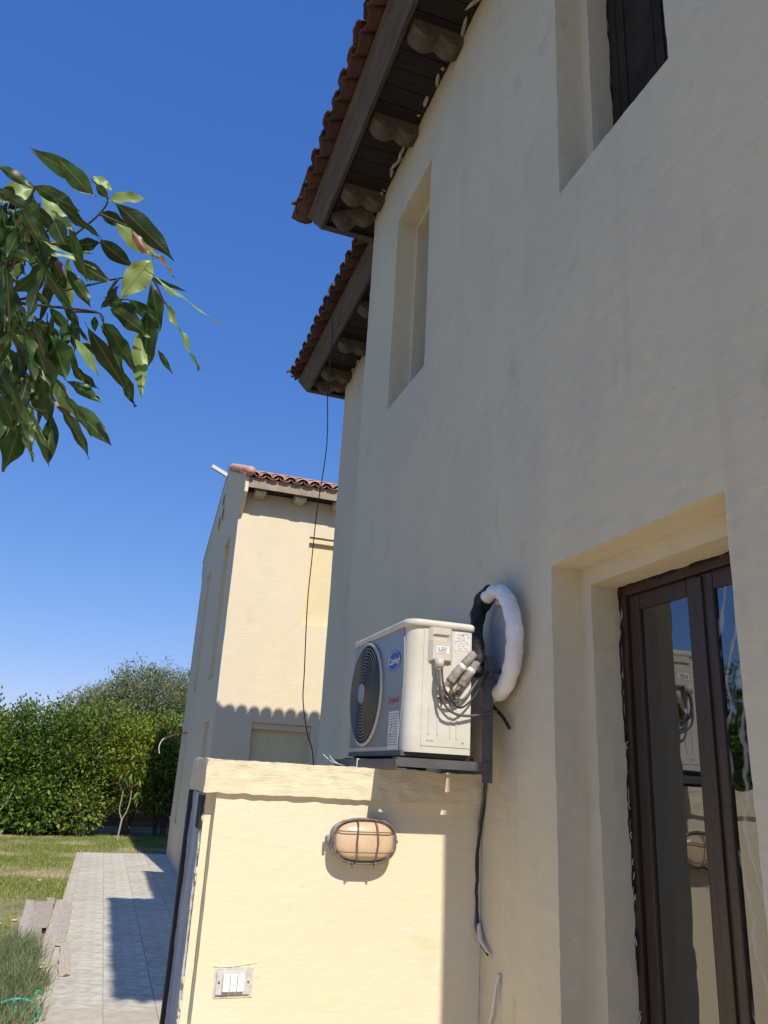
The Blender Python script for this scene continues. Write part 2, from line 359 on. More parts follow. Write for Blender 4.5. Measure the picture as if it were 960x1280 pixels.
def smooth_path(pts, n=6):
    P = [Vector(p) for p in pts]; out = []
    for i in range(len(P) - 1):
        p0 = P[max(i - 1, 0)]; p1 = P[i]; p2 = P[i + 1]; p3 = P[min(i + 2, len(P) - 1)]
        for k in range(n):
            t = k / n
            out.append(0.5 * ((2 * p1) + (p2 - p0) * t + (2 * p0 - 5 * p1 + 4 * p2 - p3) * t * t + (3 * p1 - p0 - 3 * p2 + p3) * t ** 3))
    out.append(P[-1]); return out
def text_mesh(s, size, m, extrude=0.0006):
    cu = bpy.data.curves.new('lettering', 'FONT'); cu.body = s; cu.size = size; cu.extrude = extrude; cu.align_x = 'CENTER'; cu.align_y = 'CENTER'
    o = bpy.data.objects.new('lettering', cu); C.objects.link(o)
    bpy.context.view_layer.update()
    me = bpy.data.meshes.new_from_object(o.evaluated_get(bpy.context.evaluated_depsgraph_get()))
    bpy.data.objects.remove(o); bpy.data.curves.remove(cu)
    me.name = 'lettering'; me.materials.clear(); me.materials.append(m); return me

def facade(mb, a0, a1, z0, z1, holes, pt, res):
    """wall face spanned by a (along) and z with rectangular holes (a0,a1,z0,z1); pt(a,z) gives the point"""
    def cuts(lo, hi, ks):
        ks = sorted({lo, hi, *[k for k in ks if lo < k < hi]}); out = [lo]
        for p, q in zip(ks, ks[1:]):
            n = max(1, round((q - p) / res)); out += [p + (q - p) * (i + 1) / n for i in range(n)]
        return out
    A = cuts(a0, a1, [h for r in holes for h in r[:2]]); Z = cuts(z0, z1, [h for r in holes for h in r[2:]])
    used = {}; vs = []; fs = []
    def vid(i, j):
        if (i, j) not in used: used[(i, j)] = len(vs); vs.append(pt(A[i], Z[j]))
        return used[(i, j)]
    for i in range(len(A) - 1):
        for j in range(len(Z) - 1):
            ca = (A[i] + A[i + 1]) / 2; cz = (Z[j] + Z[j + 1]) / 2
            if any(h[0] < ca < h[1] and h[2] < cz < h[3] for h in holes): continue
            fs.append((vid(i, j), vid(i + 1, j), vid(i + 1, j + 1), vid(i, j + 1)))
    mb.add(vs, fs)
LEAVES=[(-0.258,1.742,1.37,-0.373,1.652,1.338,0.051,'D'),(-0.237,1.705,1.306,-0.321,1.648,1.341,0.056,'D'),(-0.211,1.785,1.358,-0.123,1.737,1.368,0.041,'L'),(-0.403,1.877,1.408,-0.472,1.853,1.33,0.061,'L'),(-0.369,1.714,1.293,-0.258,1.731,1.266,0.048,'D'),(-0.387,1.838,1.334,-0.4,1.94,1.271,0.095,'L'),(-0.347,1.695,1.256,-0.265,1.728,1.198,0.039,'L'),(-0.306,1.69,1.247,-0.203,1.72,1.196,0.036,'D'),(-0.188,1.724,1.311,-0.022,1.761,1.216,0.064,'D'),(-0.193,1.878,1.37,-0.075,1.934,1.318,0.055,'L'),(-0.136,1.713,1.241,-0.081,1.723,1.174,0.027,'B'),(-0.081,1.868,1.3,-0.016,1.899,1.261,0.022,'B'),(-0.239,1.93,1.425,-0.167,1.915,1.396,0.044,'D'),(-0.077,1.773,1.168,0.109,1.739,1.041,0.02,'L'),(-0.035,1.934,1.192,0.09,1.976,1.044,0.03,'L'),(-0.084,2.083,1.338,-0.035,2.14,1.214,0.057,'D'),(-0.082,1.864,1.27,-0.144,1.897,1.156,0.08,'L'),(-0.233,1.983,1.376,-0.147,2.057,1.366,0.055,'D'),(-0.296,1.974,1.333,-0.228,1.99,1.371,0.044,'D'),(-0.273,1.854,1.209,-0.175,1.868,1.176,0.051,'D'),(-0.295,1.929,1.224,-0.21,1.93,1.126,0.044,'D'),(-0.315,1.908,1.235,-0.312,1.964,1.206,0.037,'B'),(-0.327,1.866,1.199,-0.384,1.878,1.08,0.061,'D'),(-0.422,1.998,1.365,-0.442,2.014,1.252,0.054,'D'),(-0.158,1.918,1.201,-0.186,1.922,1.125,0.042,'D'),(-0.173,1.988,1.173,-0.058,2.022,1.133,0.053,'D'),(-0.136,2.065,1.258,-0.034,2.129,1.241,0.045,'D'),(-0.083,2.04,1.225,-0.059,2.153,1.074,0.072,'D'),(-0.094,2.099,1.203,-0.061,2.135,0.981,0.052,'L'),(-0.186,2.001,1.135,-0.087,2.125,1.077,0.053,'D'),(-0.217,1.981,1.094,-0.102,2.067,0.959,0.064,'D'),(-0.189,2.061,1.161,-0.079,2.163,0.969,0.035,'D'),(-0.036,2.193,1.188,0.015,2.25,1.149,0.022,'D'),(-0.259,1.966,1.105,-0.23,1.996,1.021,0.05,'D'),(-0.343,2.123,1.211,-0.276,2.182,1.178,0.038,'D'),(-0.294,1.897,1.005,-0.234,1.927,0.909,0.089,'D'),(-0.338,1.869,1.001,-0.251,1.961,0.861,0.066,'D'),(-0.368,2.23,1.062,-0.308,2.372,0.963,0.085,'D'),(-0.448,2.204,1.111,-0.396,2.277,0.968,0.097,'D'),(-0.257,2.109,0.989,-0.155,2.091,0.937,0.04,'D'),(-0.236,2.09,0.919,-0.103,2.113,0.833,0.054,'D'),(-0.256,2.09,0.9,-0.164,2.164,0.797,0.039,'D'),(-0.306,2.187,1.04,-0.248,2.301,0.969,0.047,'L'),(-0.299,2.281,1.0,-0.249,2.269,0.959,0.033,'B'),(-0.294,2.226,0.932,-0.274,2.269,0.792,0.052,'D'),(-0.321,2.152,0.861,-0.266,2.221,0.778,0.029,'D'),(-0.363,2.246,0.957,-0.408,2.319,0.771,0.102,'D'),(-0.39,2.225,0.954,-0.418,2.26,0.838,0.083,'L'),(-0.449,2.046,1.135,-0.418,2.137,1.0,0.061,'L'),(-0.368,1.838,1.029,-0.329,1.835,0.959,0.035,'D'),(-0.429,1.8,1.157,-0.357,1.806,1.145,0.037,'D'),(-0.441,1.803,1.216,-0.386,1.815,1.193,0.046,'D'),(-0.469,1.764,1.363,-0.376,1.773,1.327,0.032,'D'),(-0.41,1.987,1.336,-0.34,2.023,1.331,0.045,'D'),(-0.305,1.691,1.2,-0.272,1.701,1.143,0.057,'D'),(-0.468,1.995,1.257,-0.42,2.008,1.218,0.046,'D'),(-0.453,1.852,1.265,-0.41,1.862,1.269,0.029,'L'),(-0.26,1.804,1.435,-0.206,1.802,1.409,0.038,'L'),(-0.232,1.695,1.329,-0.205,1.725,1.321,0.027,'D'),(-0.097,1.929,1.26,0.015,1.907,1.22,0.02,'D'),(-0.058,2.095,1.363,-0.012,2.116,1.332,0.024,'L'),(-0.328,1.843,1.2,-0.214,1.825,1.197,0.028,'L'),(-0.296,1.777,1.362,-0.243,1.764,1.352,0.022,'L'),(-0.463,1.932,1.367,-0.429,1.934,1.432,0.044,'D'),(-0.214,2.049,1.172,-0.207,2.078,1.142,0.026,'D'),(-0.238,2.069,1.092,-0.2,2.076,1.051,0.052,'D'),(-0.356,1.84,0.958,-0.306,1.888,0.96,0.023,'L'),(-0.45,2.194,1.057,-0.419,2.192,1.004,0.055,'D'),(-0.389,2.172,1.001,-0.339,2.166,0.959,0.053,'L'),(-0.16,2.047,1.23,-0.093,2.036,1.171,0.053,'D'),(-0.155,2.023,1.287,-0.092,2.017,1.284,0.027,'D'),(-0.48,2.097,1.262,-0.442,2.168,1.211,0.055,'D'),(-0.442,2.044,1.169,-0.425,2.049,1.043,0.079,'D'),(-0.346,1.71,1.247,-0.398,1.77,1.213,0.039,'D'),(-0.458,1.797,1.319,-0.423,1.821,1.318,0.05,'D'),(-0.374,1.955,1.164,-0.337,1.97,1.135,0.02,'D'),(-0.43,2.131,0.987,-0.379,2.137,0.895,0.07,'D'),(-0.231,1.899,0.855,-0.154,1.958,0.782,0.023,'D'),(-0.345,2.012,1.091,-0.283,2.086,1.066,0.06,'D'),(-0.405,2.066,0.896,-0.365,2.102,0.804,0.076,'D'),(-0.261,2.082,1.352,-0.247,2.105,1.311,0.028,'D'),(-0.203,2.095,1.267,-0.14,2.091,1.245,0.045,'D'),(-0.147,1.865,1.391,-0.095,1.884,1.333,0.034,'D'),(-0.468,1.955,1.28,-0.399,1.989,1.213,0.061,'D'),(-0.454,2.033,1.168,-0.405,2.062,1.174,0.062,'D'),(-0.331,1.957,1.332,-0.27,1.954,1.296,0.053,'D'),(-0.427,1.849,1.31,-0.428,1.874,1.199,0.041,'D'),(-0.438,2.137,1.202,-0.408,2.152,1.077,0.029,'D'),(-0.434,1.996,1.3,-0.489,2.065,1.213,0.042,'D'),(-0.399,1.85,0.993,-0.293,1.827,0.988,0.026,'D'),(-0.384,2.204,0.963,-0.318,2.292,0.804,0.032,'L'),(-0.328,1.829,1.003,-0.29,1.901,0.939,0.028,'D'),(-0.466,2.067,1.204,-0.357,2.058,1.114,0.03,'L'),(-0.418,1.94,1.168,-0.312,2.001,1.148,0.03,'D'),(-0.363,2.046,1.13,-0.277,2.032,1.05,0.038,'D'),(-0.384,1.783,1.223,-0.416,1.795,1.134,0.036,'D'),(-0.377,2.191,0.943,-0.396,2.177,0.792,0.041,'D'),(-0.376,1.898,1.031,-0.297,1.941,0.94,0.03,'D'),(-0.401,2.05,0.991,-0.468,2.044,0.904,0.033,'D'),(-0.419,1.692,1.215,-0.464,1.732,1.101,0.039,'D'),(-0.473,2.074,1.186,-0.491,2.21,1.037,0.041,'D'),(-0.354,2.045,1.091,-0.361,2.128,0.996,0.029,'D'),(-0.451,2.05,1.355,-0.435,2.148,1.274,0.029,'D'),(-0.409,2.201,1.005,-0.308,2.27,0.873,0.033,'L'),(-0.362,1.787,1.209,-0.285,1.917,1.164,0.032,'D'),(-0.29,1.859,1.049,-0.299,1.979,0.917,0.027,'D'),(-0.464,2.015,1.388,-0.366,2.014,1.352,0.034,'D'),(-0.32,1.928,1.245,-0.352,2.086,1.144,0.034,'D'),(-0.371,1.774,1.285,-0.311,1.824,1.25,0.037,'D'),(-0.379,2.16,1.066,-0.329,2.212,0.995,0.042,'D'),(-0.428,1.947,1.083,-0.36,2.058,0.992,0.033,'D'),(-0.444,1.8,1.258,-0.457,1.968,1.171,0.033,'D'),(-0.382,2.212,1.134,-0.429,2.322,1.005,0.045,'D'),(-0.328,1.762,1.122,-0.237,1.823,1.03,0.034,'D'),(-0.405,1.787,1.217,-0.446,1.787,1.137,0.033,'D'),(-0.286,2.064,1.175,-0.274,2.096,1.022,0.034,'D'),(-0.375,1.834,1.289,-0.327,1.948,1.248,0.026,'D'),(-0.4,1.9,1.308,-0.326,1.988,1.24,0.035,'D'),(-0.262,2.128,1.049,-0.176,2.155,0.998,0.036,'D'),(-0.285,1.925,1.022,-0.2,2.015,0.953,0.038,'D'),(-0.231,1.863,0.992,-0.157,1.88,0.922,0.029,'L'),(-0.34,1.812,0.972,-0.282,1.864,0.837,0.029,'D'),(-0.366,2.03,1.36,-0.253,2.063,1.38,0.035,'D'),(-0.414,1.875,1.252,-0.301,1.874,1.134,0.038,'D'),(-0.426,1.829,1.101,-0.356,1.859,0.992,0.024,'D'),(-0.446,1.854,1.312,-0.354,1.859,1.269,0.028,'D'),(-0.402,1.929,1.361,-0.363,1.981,1.287,0.042,'D'),(-0.358,1.82,1.275,-0.311,1.87,1.167,0.026,'D'),(-0.371,1.95,0.879,-0.306,2.024,0.79,0.027,'D'),(-0.408,1.903,1.412,-0.419,1.966,1.335,0.044,'D'),(-0.482,1.947,1.359,-0.45,2.005,1.293,0.043,'D'),(-0.411,2.147,1.011,-0.369,2.279,0.893,0.043,'L'),(-0.349,2.071,0.971,-0.362,2.1,0.82,0.041,'D'),(-0.32,2.15,1.05,-0.337,2.32,0.924,0.035,'D'),(-0.374,1.688,1.2,-0.325,1.72,1.149,0.038,'D'),(-0.459,1.898,1.379,-0.476,1.97,1.229,0.039,'D'),(-0.46,1.94,1.393,-0.38,1.991,1.253,0.044,'D'),(-0.359,2.059,0.893,-0.255,2.103,0.764,0.025,'L'),(-0.393,1.748,1.08,-0.371,1.857,0.98,0.029,'D'),(-0.36,1.737,1.199,-0.3,1.766,1.156,0.032,'D'),(-0.359,1.92,0.99,-0.264,1.929,0.879,0.024,'D'),(-0.373,2.089,1.126,-0.348,2.214,1.045,0.037,'D'),(-0.42,1.85,1.324,-0.333,1.896,1.247,0.036,'D'),(-0.407,2.113,0.887,-0.332,2.168,0.87,0.029,'D'),(-0.413,1.799,1.121,-0.375,1.851,0.965,0.037,'D'),(-0.313,2.061,1.35,-0.305,2.172,1.229,0.03,'L'),(-0.388,1.918,0.885,-0.442,1.957,0.761,0.027,'D'),(-0.407,2.069,1.129,-0.37,2.158,0.992,0.04,'D'),(-0.504,1.97,1.416,-0.563,2.096,1.289,0.032,'L'),(-0.314,2.01,1.187,-0.203,2.025,1.07,0.033,'D'),(-0.489,1.954,1.336,-0.422,2.0,1.274,0.038,'D'),(-0.355,2.001,0.841,-0.279,2.002,0.719,0.025,'D'),(-0.416,2.18,1.027,-0.336,2.345,0.924,0.033,'L'),(-0.276,1.722,1.22,-0.233,1.849,1.158,0.029,'D'),(-0.481,2.073,1.323,-0.365,2.088,1.452,0.037,'D'),(-0.421,1.918,0.992,-0.395,1.964,0.894,0.034,'D'),(-0.503,2.029,1.367,-0.433,2.126,1.317,0.031,'D'),(-0.311,1.762,1.123,-0.344,1.807,0.966,0.024,'D'),(-0.378,1.864,1.326,-0.374,2.002,1.243,0.038,'D'),(-0.356,2.05,1.345,-0.305,2.108,1.248,0.039,'D'),(-0.425,2.225,0.982,-0.323,2.286,1.004,0.034,'D'),(-0.455,1.728,1.269,-0.358,1.736,1.239,0.031,'D'),(-0.387,1.955,1.002,-0.425,1.995,0.923,0.039,'D'),(-0.37,1.798,1.134,-0.449,1.888,1.063,0.026,'L'),(-0.464,1.918,1.235,-0.336,1.882,1.255,0.028,'D'),(-0.326,1.745,1.168,-0.248,1.765,1.157,0.031,'L'),(-0.328,2.031,1.124,-0.282,2.099,0.958,0.042,'D'),(-0.388,2.151,0.994,-0.381,2.257,0.916,0.031,'D'),(-0.41,2.052,0.886,-0.418,2.102,0.737,0.031,'L'),(-0.394,1.934,1.289,-0.48,1.998,1.183,0.031,'D')]
TWIGS=[[(-0.472,2.034,1.122),(-0.412,2.028,1.157),(-0.331,2.019,1.197),(-0.241,2.006,1.239),(-0.168,1.993,1.273),(-0.096,1.983,1.296)],[(-0.404,1.994,1.131),(-0.314,2.001,1.147),(-0.207,2.006,1.162),(-0.186,2.018,1.145)],[(-0.468,1.915,1.177),(-0.409,1.914,1.201),(-0.363,1.903,1.232),(-0.31,1.888,1.27),(-0.281,1.873,1.298),(-0.23,1.84,1.354),(-0.216,1.815,1.39),(-0.26,1.79,1.415)],[(-0.408,1.921,1.093),(-0.404,1.873,1.175),(-0.398,1.841,1.226)],[(-0.388,1.997,1.187),(-0.345,1.962,1.257)],[(-0.495,1.883,1.334),(-0.471,1.889,1.334),(-0.432,1.906,1.323),(-0.405,1.92,1.311)],[(-0.459,1.992,1.115),(-0.422,2.021,1.077),(-0.383,2.056,1.025),(-0.348,2.089,0.968),(-0.29,2.091,0.983),(-0.237,2.12,0.934)],[(-0.224,1.788,1.315),(-0.184,1.796,1.311),(-0.136,1.803,1.308)],[(-0.165,1.958,1.251),(-0.185,1.987,1.203),(-0.13,1.986,1.211)],[(-0.461,1.987,1.096),(-0.422,1.976,1.132),(-0.398,1.847,1.339),(-0.392,1.824,1.372),(-0.434,1.805,1.384)],[(-0.208,2.014,1.167),(-0.268,2.015,1.152),(-0.267,2.024,1.137)],[(-0.431,2.061,0.935),(-0.368,2.09,0.896),(-0.28,2.109,0.883)],[(-0.091,1.882,1.23),(-0.069,1.888,1.223),(-0.035,1.916,1.181)]]

# ------------------------------------------------------------ ground
mb = MB(); mb.quad((-900, -900, G - 0.03), (900, -900, G - 0.03), (900, 1500, G - 0.03), (-900, 1500, G - 0.03))
tag(mb.build('ground', M['earth']), kind='structure')
mb = MB(); mb.grid((-16, 3.9, G - 0.012), (-0.25, 3.9, G - 0.012), (-0.25, 26, G - 0.012), (-16, 26, G - 0.012), 0.25)
mb.grid((-0.25, 18.56, G - 0.012), (8, 18.56, G - 0.012), (8, 26, G - 0.012), (-0.25, 26, G - 0.012), 0.25)
mb.rough(0.02, 1.3)
tag(mb.build('lawn', M['earth']), kind='structure')
mb = MB(); mb.box(-14, 0.30, -9, 3.9, G - 0.12, G - 0.004); mb.box(-0.25, 2.3, 3.9, 18.56, G - 0.12, G - 0.003); mb.box(2.3, 8, 8.1, 12.7, G - 0.12, G - 0.016)
path = tag(mb.build('path', M['mortar']), kind='structure')
mb = MB(); mb.box(0.30, 1.72, -9, 3.02, G - 0.1, -1.45, bev=.01); mb.box(0.30, 8.0, -9, 0.83, G - 0.1, -1.452); mb.box(-6.0, 0.298, -9, 3.02, G - 0.1, -1.454)
tag(mb.build('bounce_terrace', M['patio']), kind='structure')  # unseen; added raised and pale to bounce warm light onto the house wall
# paving slabs of the path: each one a piece with its own joint
def slab_mesh(w, l, seed, m):
    r = random.Random(seed); b = MB(); b.box(-w / 2, w / 2, -l / 2, l / 2, -0.012, 0.012, bev=0.003)
    b.v = [(x + r.uniform(-.0015, .0015), y + r.uniform(-.002, .002), z + (r.uniform(-.0012, .0012) if z > 0 else 0)) for x, y, z in b.v]
    return b.mesh('paving_slab', m)
cols = [(-0.238, -0.122), (-0.114, 0.277), (0.285, 0.674), (0.682, 1.09), (1.098, 1.508)]
slabs = {}
for ci, (a, b_) in enumerate(cols):
    y = 4.0 + (0.0 if ci == 0 else 0.11 * (ci % 2)); 
    while y < 18.53:
        ln = 0.5 if ci == 0 else 0.62
        e = min(y + ln, 18.53)
        if e - y > 0.08:
            warm = e < 7.5
            key = (ci, round(e - y, 2), rnd.randrange(3), warm)
            if key not in slabs: slabs[key] = slab_mesh(b_ - a + 0.002, e - y - 0.003, hash(key[:3]) % 1000, M['slab_warm' if warm or ci == 0 else 'slab'])
            link('paving_slab', slabs[key], path, (((a + b_) / 2), (y + e) / 2, G - 0.008 + rnd.uniform(-.0015, .0015)))
        y = e

# ------------------------------------------------------------ the house on the right
house = thing('house', 'large cream plastered house filling the right side, with tiled eaves and glazed brown door', 'house')
mb = MB()
HO = [(1.555, 2.446, G - 0.05, 0.775), (1.626, 2.33, 2.385, 3.94), (3.885, 4.553, 2.37, 3.94)]
facade(mb, 0.85, 5.19, G - 0.05, 4.56, HO, lambda a, z: (W, a, z), 0.03)
def reveal(mb, y0, y1, z0, z1, xs, xb, st, sill, res=0.03):
    mb.grid((W, y1, z0), (W, y1, z1), (xs, y1, z1), (xs, y1, z0), res); mb.grid((W, y0, z0), (W, y0, z1), (xs, y0, z1), (xs, y0, z0), res)
    mb.grid((W, y0, z1), (W, y1, z1), (xs, y1, z1), (xs, y0, z1), res)
    a, b, c = y0 + st, y1 - st, z1 - st
    mb.grid((xs, b, z0), (xs, y1, z0), (xs, y1, z1), (xs, b, z1), res); mb.grid((xs, y0, z0), (xs, a, z0), (xs, a, z1), (xs, y0, z1), res)
    mb.grid((xs, a, c), (xs, b, c), (xs, b, z1), (xs, a, z1), res)
    mb.grid((xs, b, z0), (xs, b, c), (xb, b, c), (xb, b, z0), res); mb.grid((xs, a, z0), (xs, a, c), (xb, a, c), (xb, a, z0), res)
    mb.grid((xs, a, c), (xs, b, c), (xb, b, c), (xb, a, c), res)
    if sill: mb.grid((W, y0, z0), (W, y1, z0), (xb, y1, z0), (xb, y0, z0), res)
reveal(mb, *HO[0], 1.585, 1.80, 0.07, False); reveal(mb, *HO[1], 1.60, 1.80, 0.055, True); reveal(mb, *HO[2], 1.60, 1.80, 0.055, True)
# a second wing set back, and the closed far sides
facade(mb, W, 2.07, G - 0.05, 4.56, [], lambda a, z: (a, 5.19, z), 0.15)
facade(mb, 5.19, 8.15, G - 0.05, 4.56, [], lambda a, z: (2.07, a, z), 0.08)
for q in (((2.07, 8.15), (8, 8.15)), ((8, 8.15), (8, 0.85)), ((8, 0.85), (W, 0.85))):
    (xa, ya), (xc, yc) = q
    mb.grid((xa, ya, G - 0.05), (xc, yc, G - 0.05), (xc, yc, 4.56), (xa, ya, 4.56), 0.5)
mb.rough(0.007, 0.9, 0.0028, 19)
mb.build('wall', M['plaster'], house, weld=True)
mb = MB(); mb.box(1.82, 4.5, 1.0, 3.4, G, 1.0); mb.f = [tuple(reversed(f)) for f in mb.f]
mb.f.pop(0)
mb.quad((1.81, 1.0, G), (1.81, 1.62, G), (1.81, 1.62, 1.0), (1.81, 1.0, 1.0)); mb.quad((1.81, 2.38, G), (1.81, 3.4, G), (1.81, 3.4, 1.0), (1.81, 2.38, 1.0)); mb.quad((1.81, 1.62, .71), (1.81, 2.38, .71), (1.81, 2.38, 1.0), (1.81, 1.62, 1.0))
mb.build('interior_wall', M['interior'], house)

# ---- eaves
SL = R(22)
def eave_strip(mb, plan, prof):
    """plan: corners (x, y, outx, outy) of the eave line with the outward offset direction; prof: (out, z) points"""
    n = len(prof); base = len(mb.v); vs = []
    for (x, y, ox, oy) in plan:
        for (o, z) in prof: vs.append((x + ox * o, y + oy * o, z))
    fs = [(i * n + k, i * n + (k + 1) % n, (i + 1) * n + (k + 1) % n, (i + 1) * n + k) for i in range(len(plan) - 1) for k in range(n)]
    fs += [tuple(range(n)), tuple(range((len(plan) - 1) * n, len(plan) * n))[::-1]]
    mb.add(vs, fs)
def tile_mesh(m, seed, convex=True, ln=0.42):
    r = random.Random(seed); b = MB(); n = 9; t = 0.013; vs = []
    for j, y in enumerate((0.0, -0.02, -ln)):
        rad = 0.094 if j < 2 else 0.078
        for rr in (rad, rad - t):
            for i in range(n):
                a = math.pi * i / (n - 1)
                vs.append((math.cos(a) * rr + r.uniform(-.002, .002), y + (r.uniform(-.008, .008) if j < 2 else 0), math.sin(a) * rr * (0.72 if convex else -0.6)))
    fs = []
    for j in range(2):
        for s in range(2):
            for i in range(n - 1):
                q = (j * 2 * n + s * n + i, j * 2 * n + s * n + i + 1, (j + 1) * 2 * n + s * n + i + 1, (j + 1) * 2 * n + s * n + i)
                fs.append(q if s else q[::-1])
    fs += [(i, i + 1, n + i + 1, n + i) for i in range(n - 1)]
    b.add(vs, fs, True); return b
def tiles(parent, x, y, z, along, down, n, mcover, seed, inset=0.0, courses=2, field=8, limit=None):
    """rows of barrel tiles: the eave courses piece by piece, the rest of the slope joined"""
    al = Vector(along); dn = Vector(down); nm = al.cross(dn).normalized()
    if nm.z < 0: nm = -nm
    P = 0.197; rr = random.Random(seed)
    covers = [tile_mesh(mcover, seed + k).mesh('roof_tile', mcover) for k in range(3)]
    pans = [tile_mesh(mcover, seed + 9 + k, False).mesh('pan_tile', mcover) for k in range(2)]
    fieldb = MB(); proto = tile_mesh(mcover, 3); protop = tile_mesh(mcover, 4, False)
    for c in range(courses + field):
        lo = inset * c
        for i in range(n):
            for cover in (True, False):
                s = (i + (0.5 if cover else 0.0)) * P
                if limit and not limit(c, s): continue
                if (not cover) and c > 0 and c < courses: continue
                o = Vector((x, y, z)) + al * s - dn * (0.34 * c) + nm * (0.022 if cover else 0.046) + nm * (0.012 * min(c, 1))
                j = Matrix.Rotation(rr.uniform(-.03, .03), 3, nm)
                m3 = Matrix((j @ al, j @ dn, nm)).transposed(); m4 = Matrix.Translation(o + dn * rr.uniform(-.012, .012)) @ m3.to_4x4()
                if c < courses:
                    link('roof_tile' if cover else 'pan_tile', rr.choice(covers if cover else pans), parent, mtx=m4)
                else:
                    b = proto if cover else protop
                    fieldb.add([m4 @ Vector(v) for v in b.v], b.f, True)
    if fieldb.v: tag(fieldb.build('tile_field', mcover, parent), kind='stuff')
FP = [(0.0, 4.45), (0.105, 4.63), (0.065, 4.655), (-0.035, 4.475)]
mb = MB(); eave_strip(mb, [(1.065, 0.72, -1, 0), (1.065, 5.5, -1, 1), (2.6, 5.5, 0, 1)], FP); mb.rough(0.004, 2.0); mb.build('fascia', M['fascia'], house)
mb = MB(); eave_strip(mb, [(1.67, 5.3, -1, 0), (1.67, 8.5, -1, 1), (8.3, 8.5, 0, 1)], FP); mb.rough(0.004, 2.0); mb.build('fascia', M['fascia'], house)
mb = MB()
# soffit boards between fascia and wall
y = 0.74
def soff(x0, x1, y0, y1):
    mb.box(x0, x1, y0, y1, 4.505 + rnd.uniform(-.003, .003), 4.54)
while y < 5.46: soff(1.085, 1.55, y + 0.003, min(y + 0.14, 5.48)); y += 0.145
x = 1.56
while x < 2.5: soff(x, x + 0.14, 5.0, 5.48); x += 0.145
y = 5.49
while y < 8.44: soff(1.69, 2.16, y + 0.003, min(y + 0.14, 8.48)); y += 0.145
x = 2.17
while x < 8.2: soff(x, x + 0.14, 8.0, 8.48); x += 0.145
tag(mb.build('soffit', M['soffit'], house), kind='stuff')
mb = MB(); zt = 4.645
def deck(mb, x0, y0, y1, xr, zr, far):
    a = (x0, y0, zt); b = (x0, y1, zt); c = (8.3, y1, zt); d = (8.3, y0, zt); r0 = (xr, y0, zr); r1 = (xr, y1 - (xr - x0), zr)
    mb.add([a, b, c, d, r0, r1], [(0, 1, 5, 4), (1, 2, 5), (2, 3, 4, 5), (0, 4, 3), (0, 3, 2, 1)])
deck(mb, 0.98, 0.72, 5.58, 4.6, zt + 3.62 * math.tan(SL), True)
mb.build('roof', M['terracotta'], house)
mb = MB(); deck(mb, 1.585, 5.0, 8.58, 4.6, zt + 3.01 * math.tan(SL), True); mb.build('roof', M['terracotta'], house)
dW = (-math.cos(SL), 0, -math.sin(SL)); dN = (0, math.cos(SL), -math.sin(SL))
tiles(house, 0.865, 0.70, 4.628, (0, 1, 0), dW, 25, M['terracotta'], 1, courses=2, field=7, limit=lambda c, s: s < 4.93 - 0.32 * c)
tiles(house, 1.47, 5.35, 4.628, (0, 1, 0), dW, 17, M['terracotta'], 2, courses=2, field=6, limit=lambda c, s: s < 3.2 - 0.32 * c)
tiles(house, 0.93, 5.695, 4.628, (1, 0, 0), dN, 8, M['terracotta'], 3, courses=1, field=0)
tiles(house, 1.52, 8.64, 4.628, (1, 0, 0), dN, 24, M['terracotta'], 4, courses=1, field=3, limit=lambda c, s: s > 0.32 * c)
for k, (x, y) in enumerate(((0.90, 5.66), (1.505, 8.66))):      # hip tiles at the corners
    for c in range(3):
        b = tile_mesh(M['terracotta'], 30 + c, True); b.v = [(vx * 1.15, vy, vz * 1.25) for vx, vy, vz in b.v]
        d = Vector((-1, 1, -0.57)).normalized(); al = d.cross(Vector((0, 0, 1))).normalized(); nm = al.cross(d).normalized()
        if nm.z < 0: nm = -nm; 
        m3 = Matrix((al, d, nm)).transposed()
        link('hip_tile', b.mesh('hip_tile', M['terracotta']), house, mtx=Matrix.Translation(Vector((x, y, 4.665)) - d * 0.36 * c + nm * (0.05 + 0.01 * c)) @ m3.to_4x4())
# corbels: beam ends with two rounded lobes underneath
def corbel_mesh(seed, m, w=0.13, ln=0.37):
    r = random.Random(seed); prof = [(0, 0), (0, -0.07)]
    for c0, c1, dep in ((0.02, 0.175, 0.112), (0.195, 0.355, 0.118)):
        for k in range(9):
            t = k / 8; prof.append((c0 + (c1 - c0) * t, -0.055 - (dep - 0.05) * math.sin(math.pi * (0.08 + 0.84 * t)) ** 0.8))
    prof += [(ln, -0.05), (ln, 0)]
    b = MB(); n = len(prof); xs = (-w / 2, -w / 2 + 0.015, w / 2 - 0.015, w / 2); vs = []
    for j, xx in enumerate(xs):
        k = 0.93 if j in (0, 3) else 1.0
        vs += [(xx, p, q * k) for p, q in prof]
    fs = [(j * n + i, j * n + (i + 1) % n, (j + 1) * n + (i + 1) % n, (j + 1) * n + i) for j in range(3) for i in range(n)]
    fs += [tuple(range(n))[::-1], tuple(range(3 * n, 4 * n))]
    b.add(vs, fs); b.rough(0.003, 12 + seed); return b.mesh('corbel', m)
cms = [corbel_mesh(k, M['corbel']) for k in range(3)]
def rotz(x, y, z, a): return Matrix.Translation((x, y, z)) @ Matrix.Rotation(a, 4, 'Z')
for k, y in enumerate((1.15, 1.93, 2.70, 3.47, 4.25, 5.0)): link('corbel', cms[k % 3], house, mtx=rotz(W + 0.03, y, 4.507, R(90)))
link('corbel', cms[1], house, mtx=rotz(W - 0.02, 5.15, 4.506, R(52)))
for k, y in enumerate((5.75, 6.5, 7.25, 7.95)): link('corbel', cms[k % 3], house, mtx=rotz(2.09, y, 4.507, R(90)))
link('corbel', cms[2], house, mtx=rotz(2.06, 8.12, 4.506, R(50)))
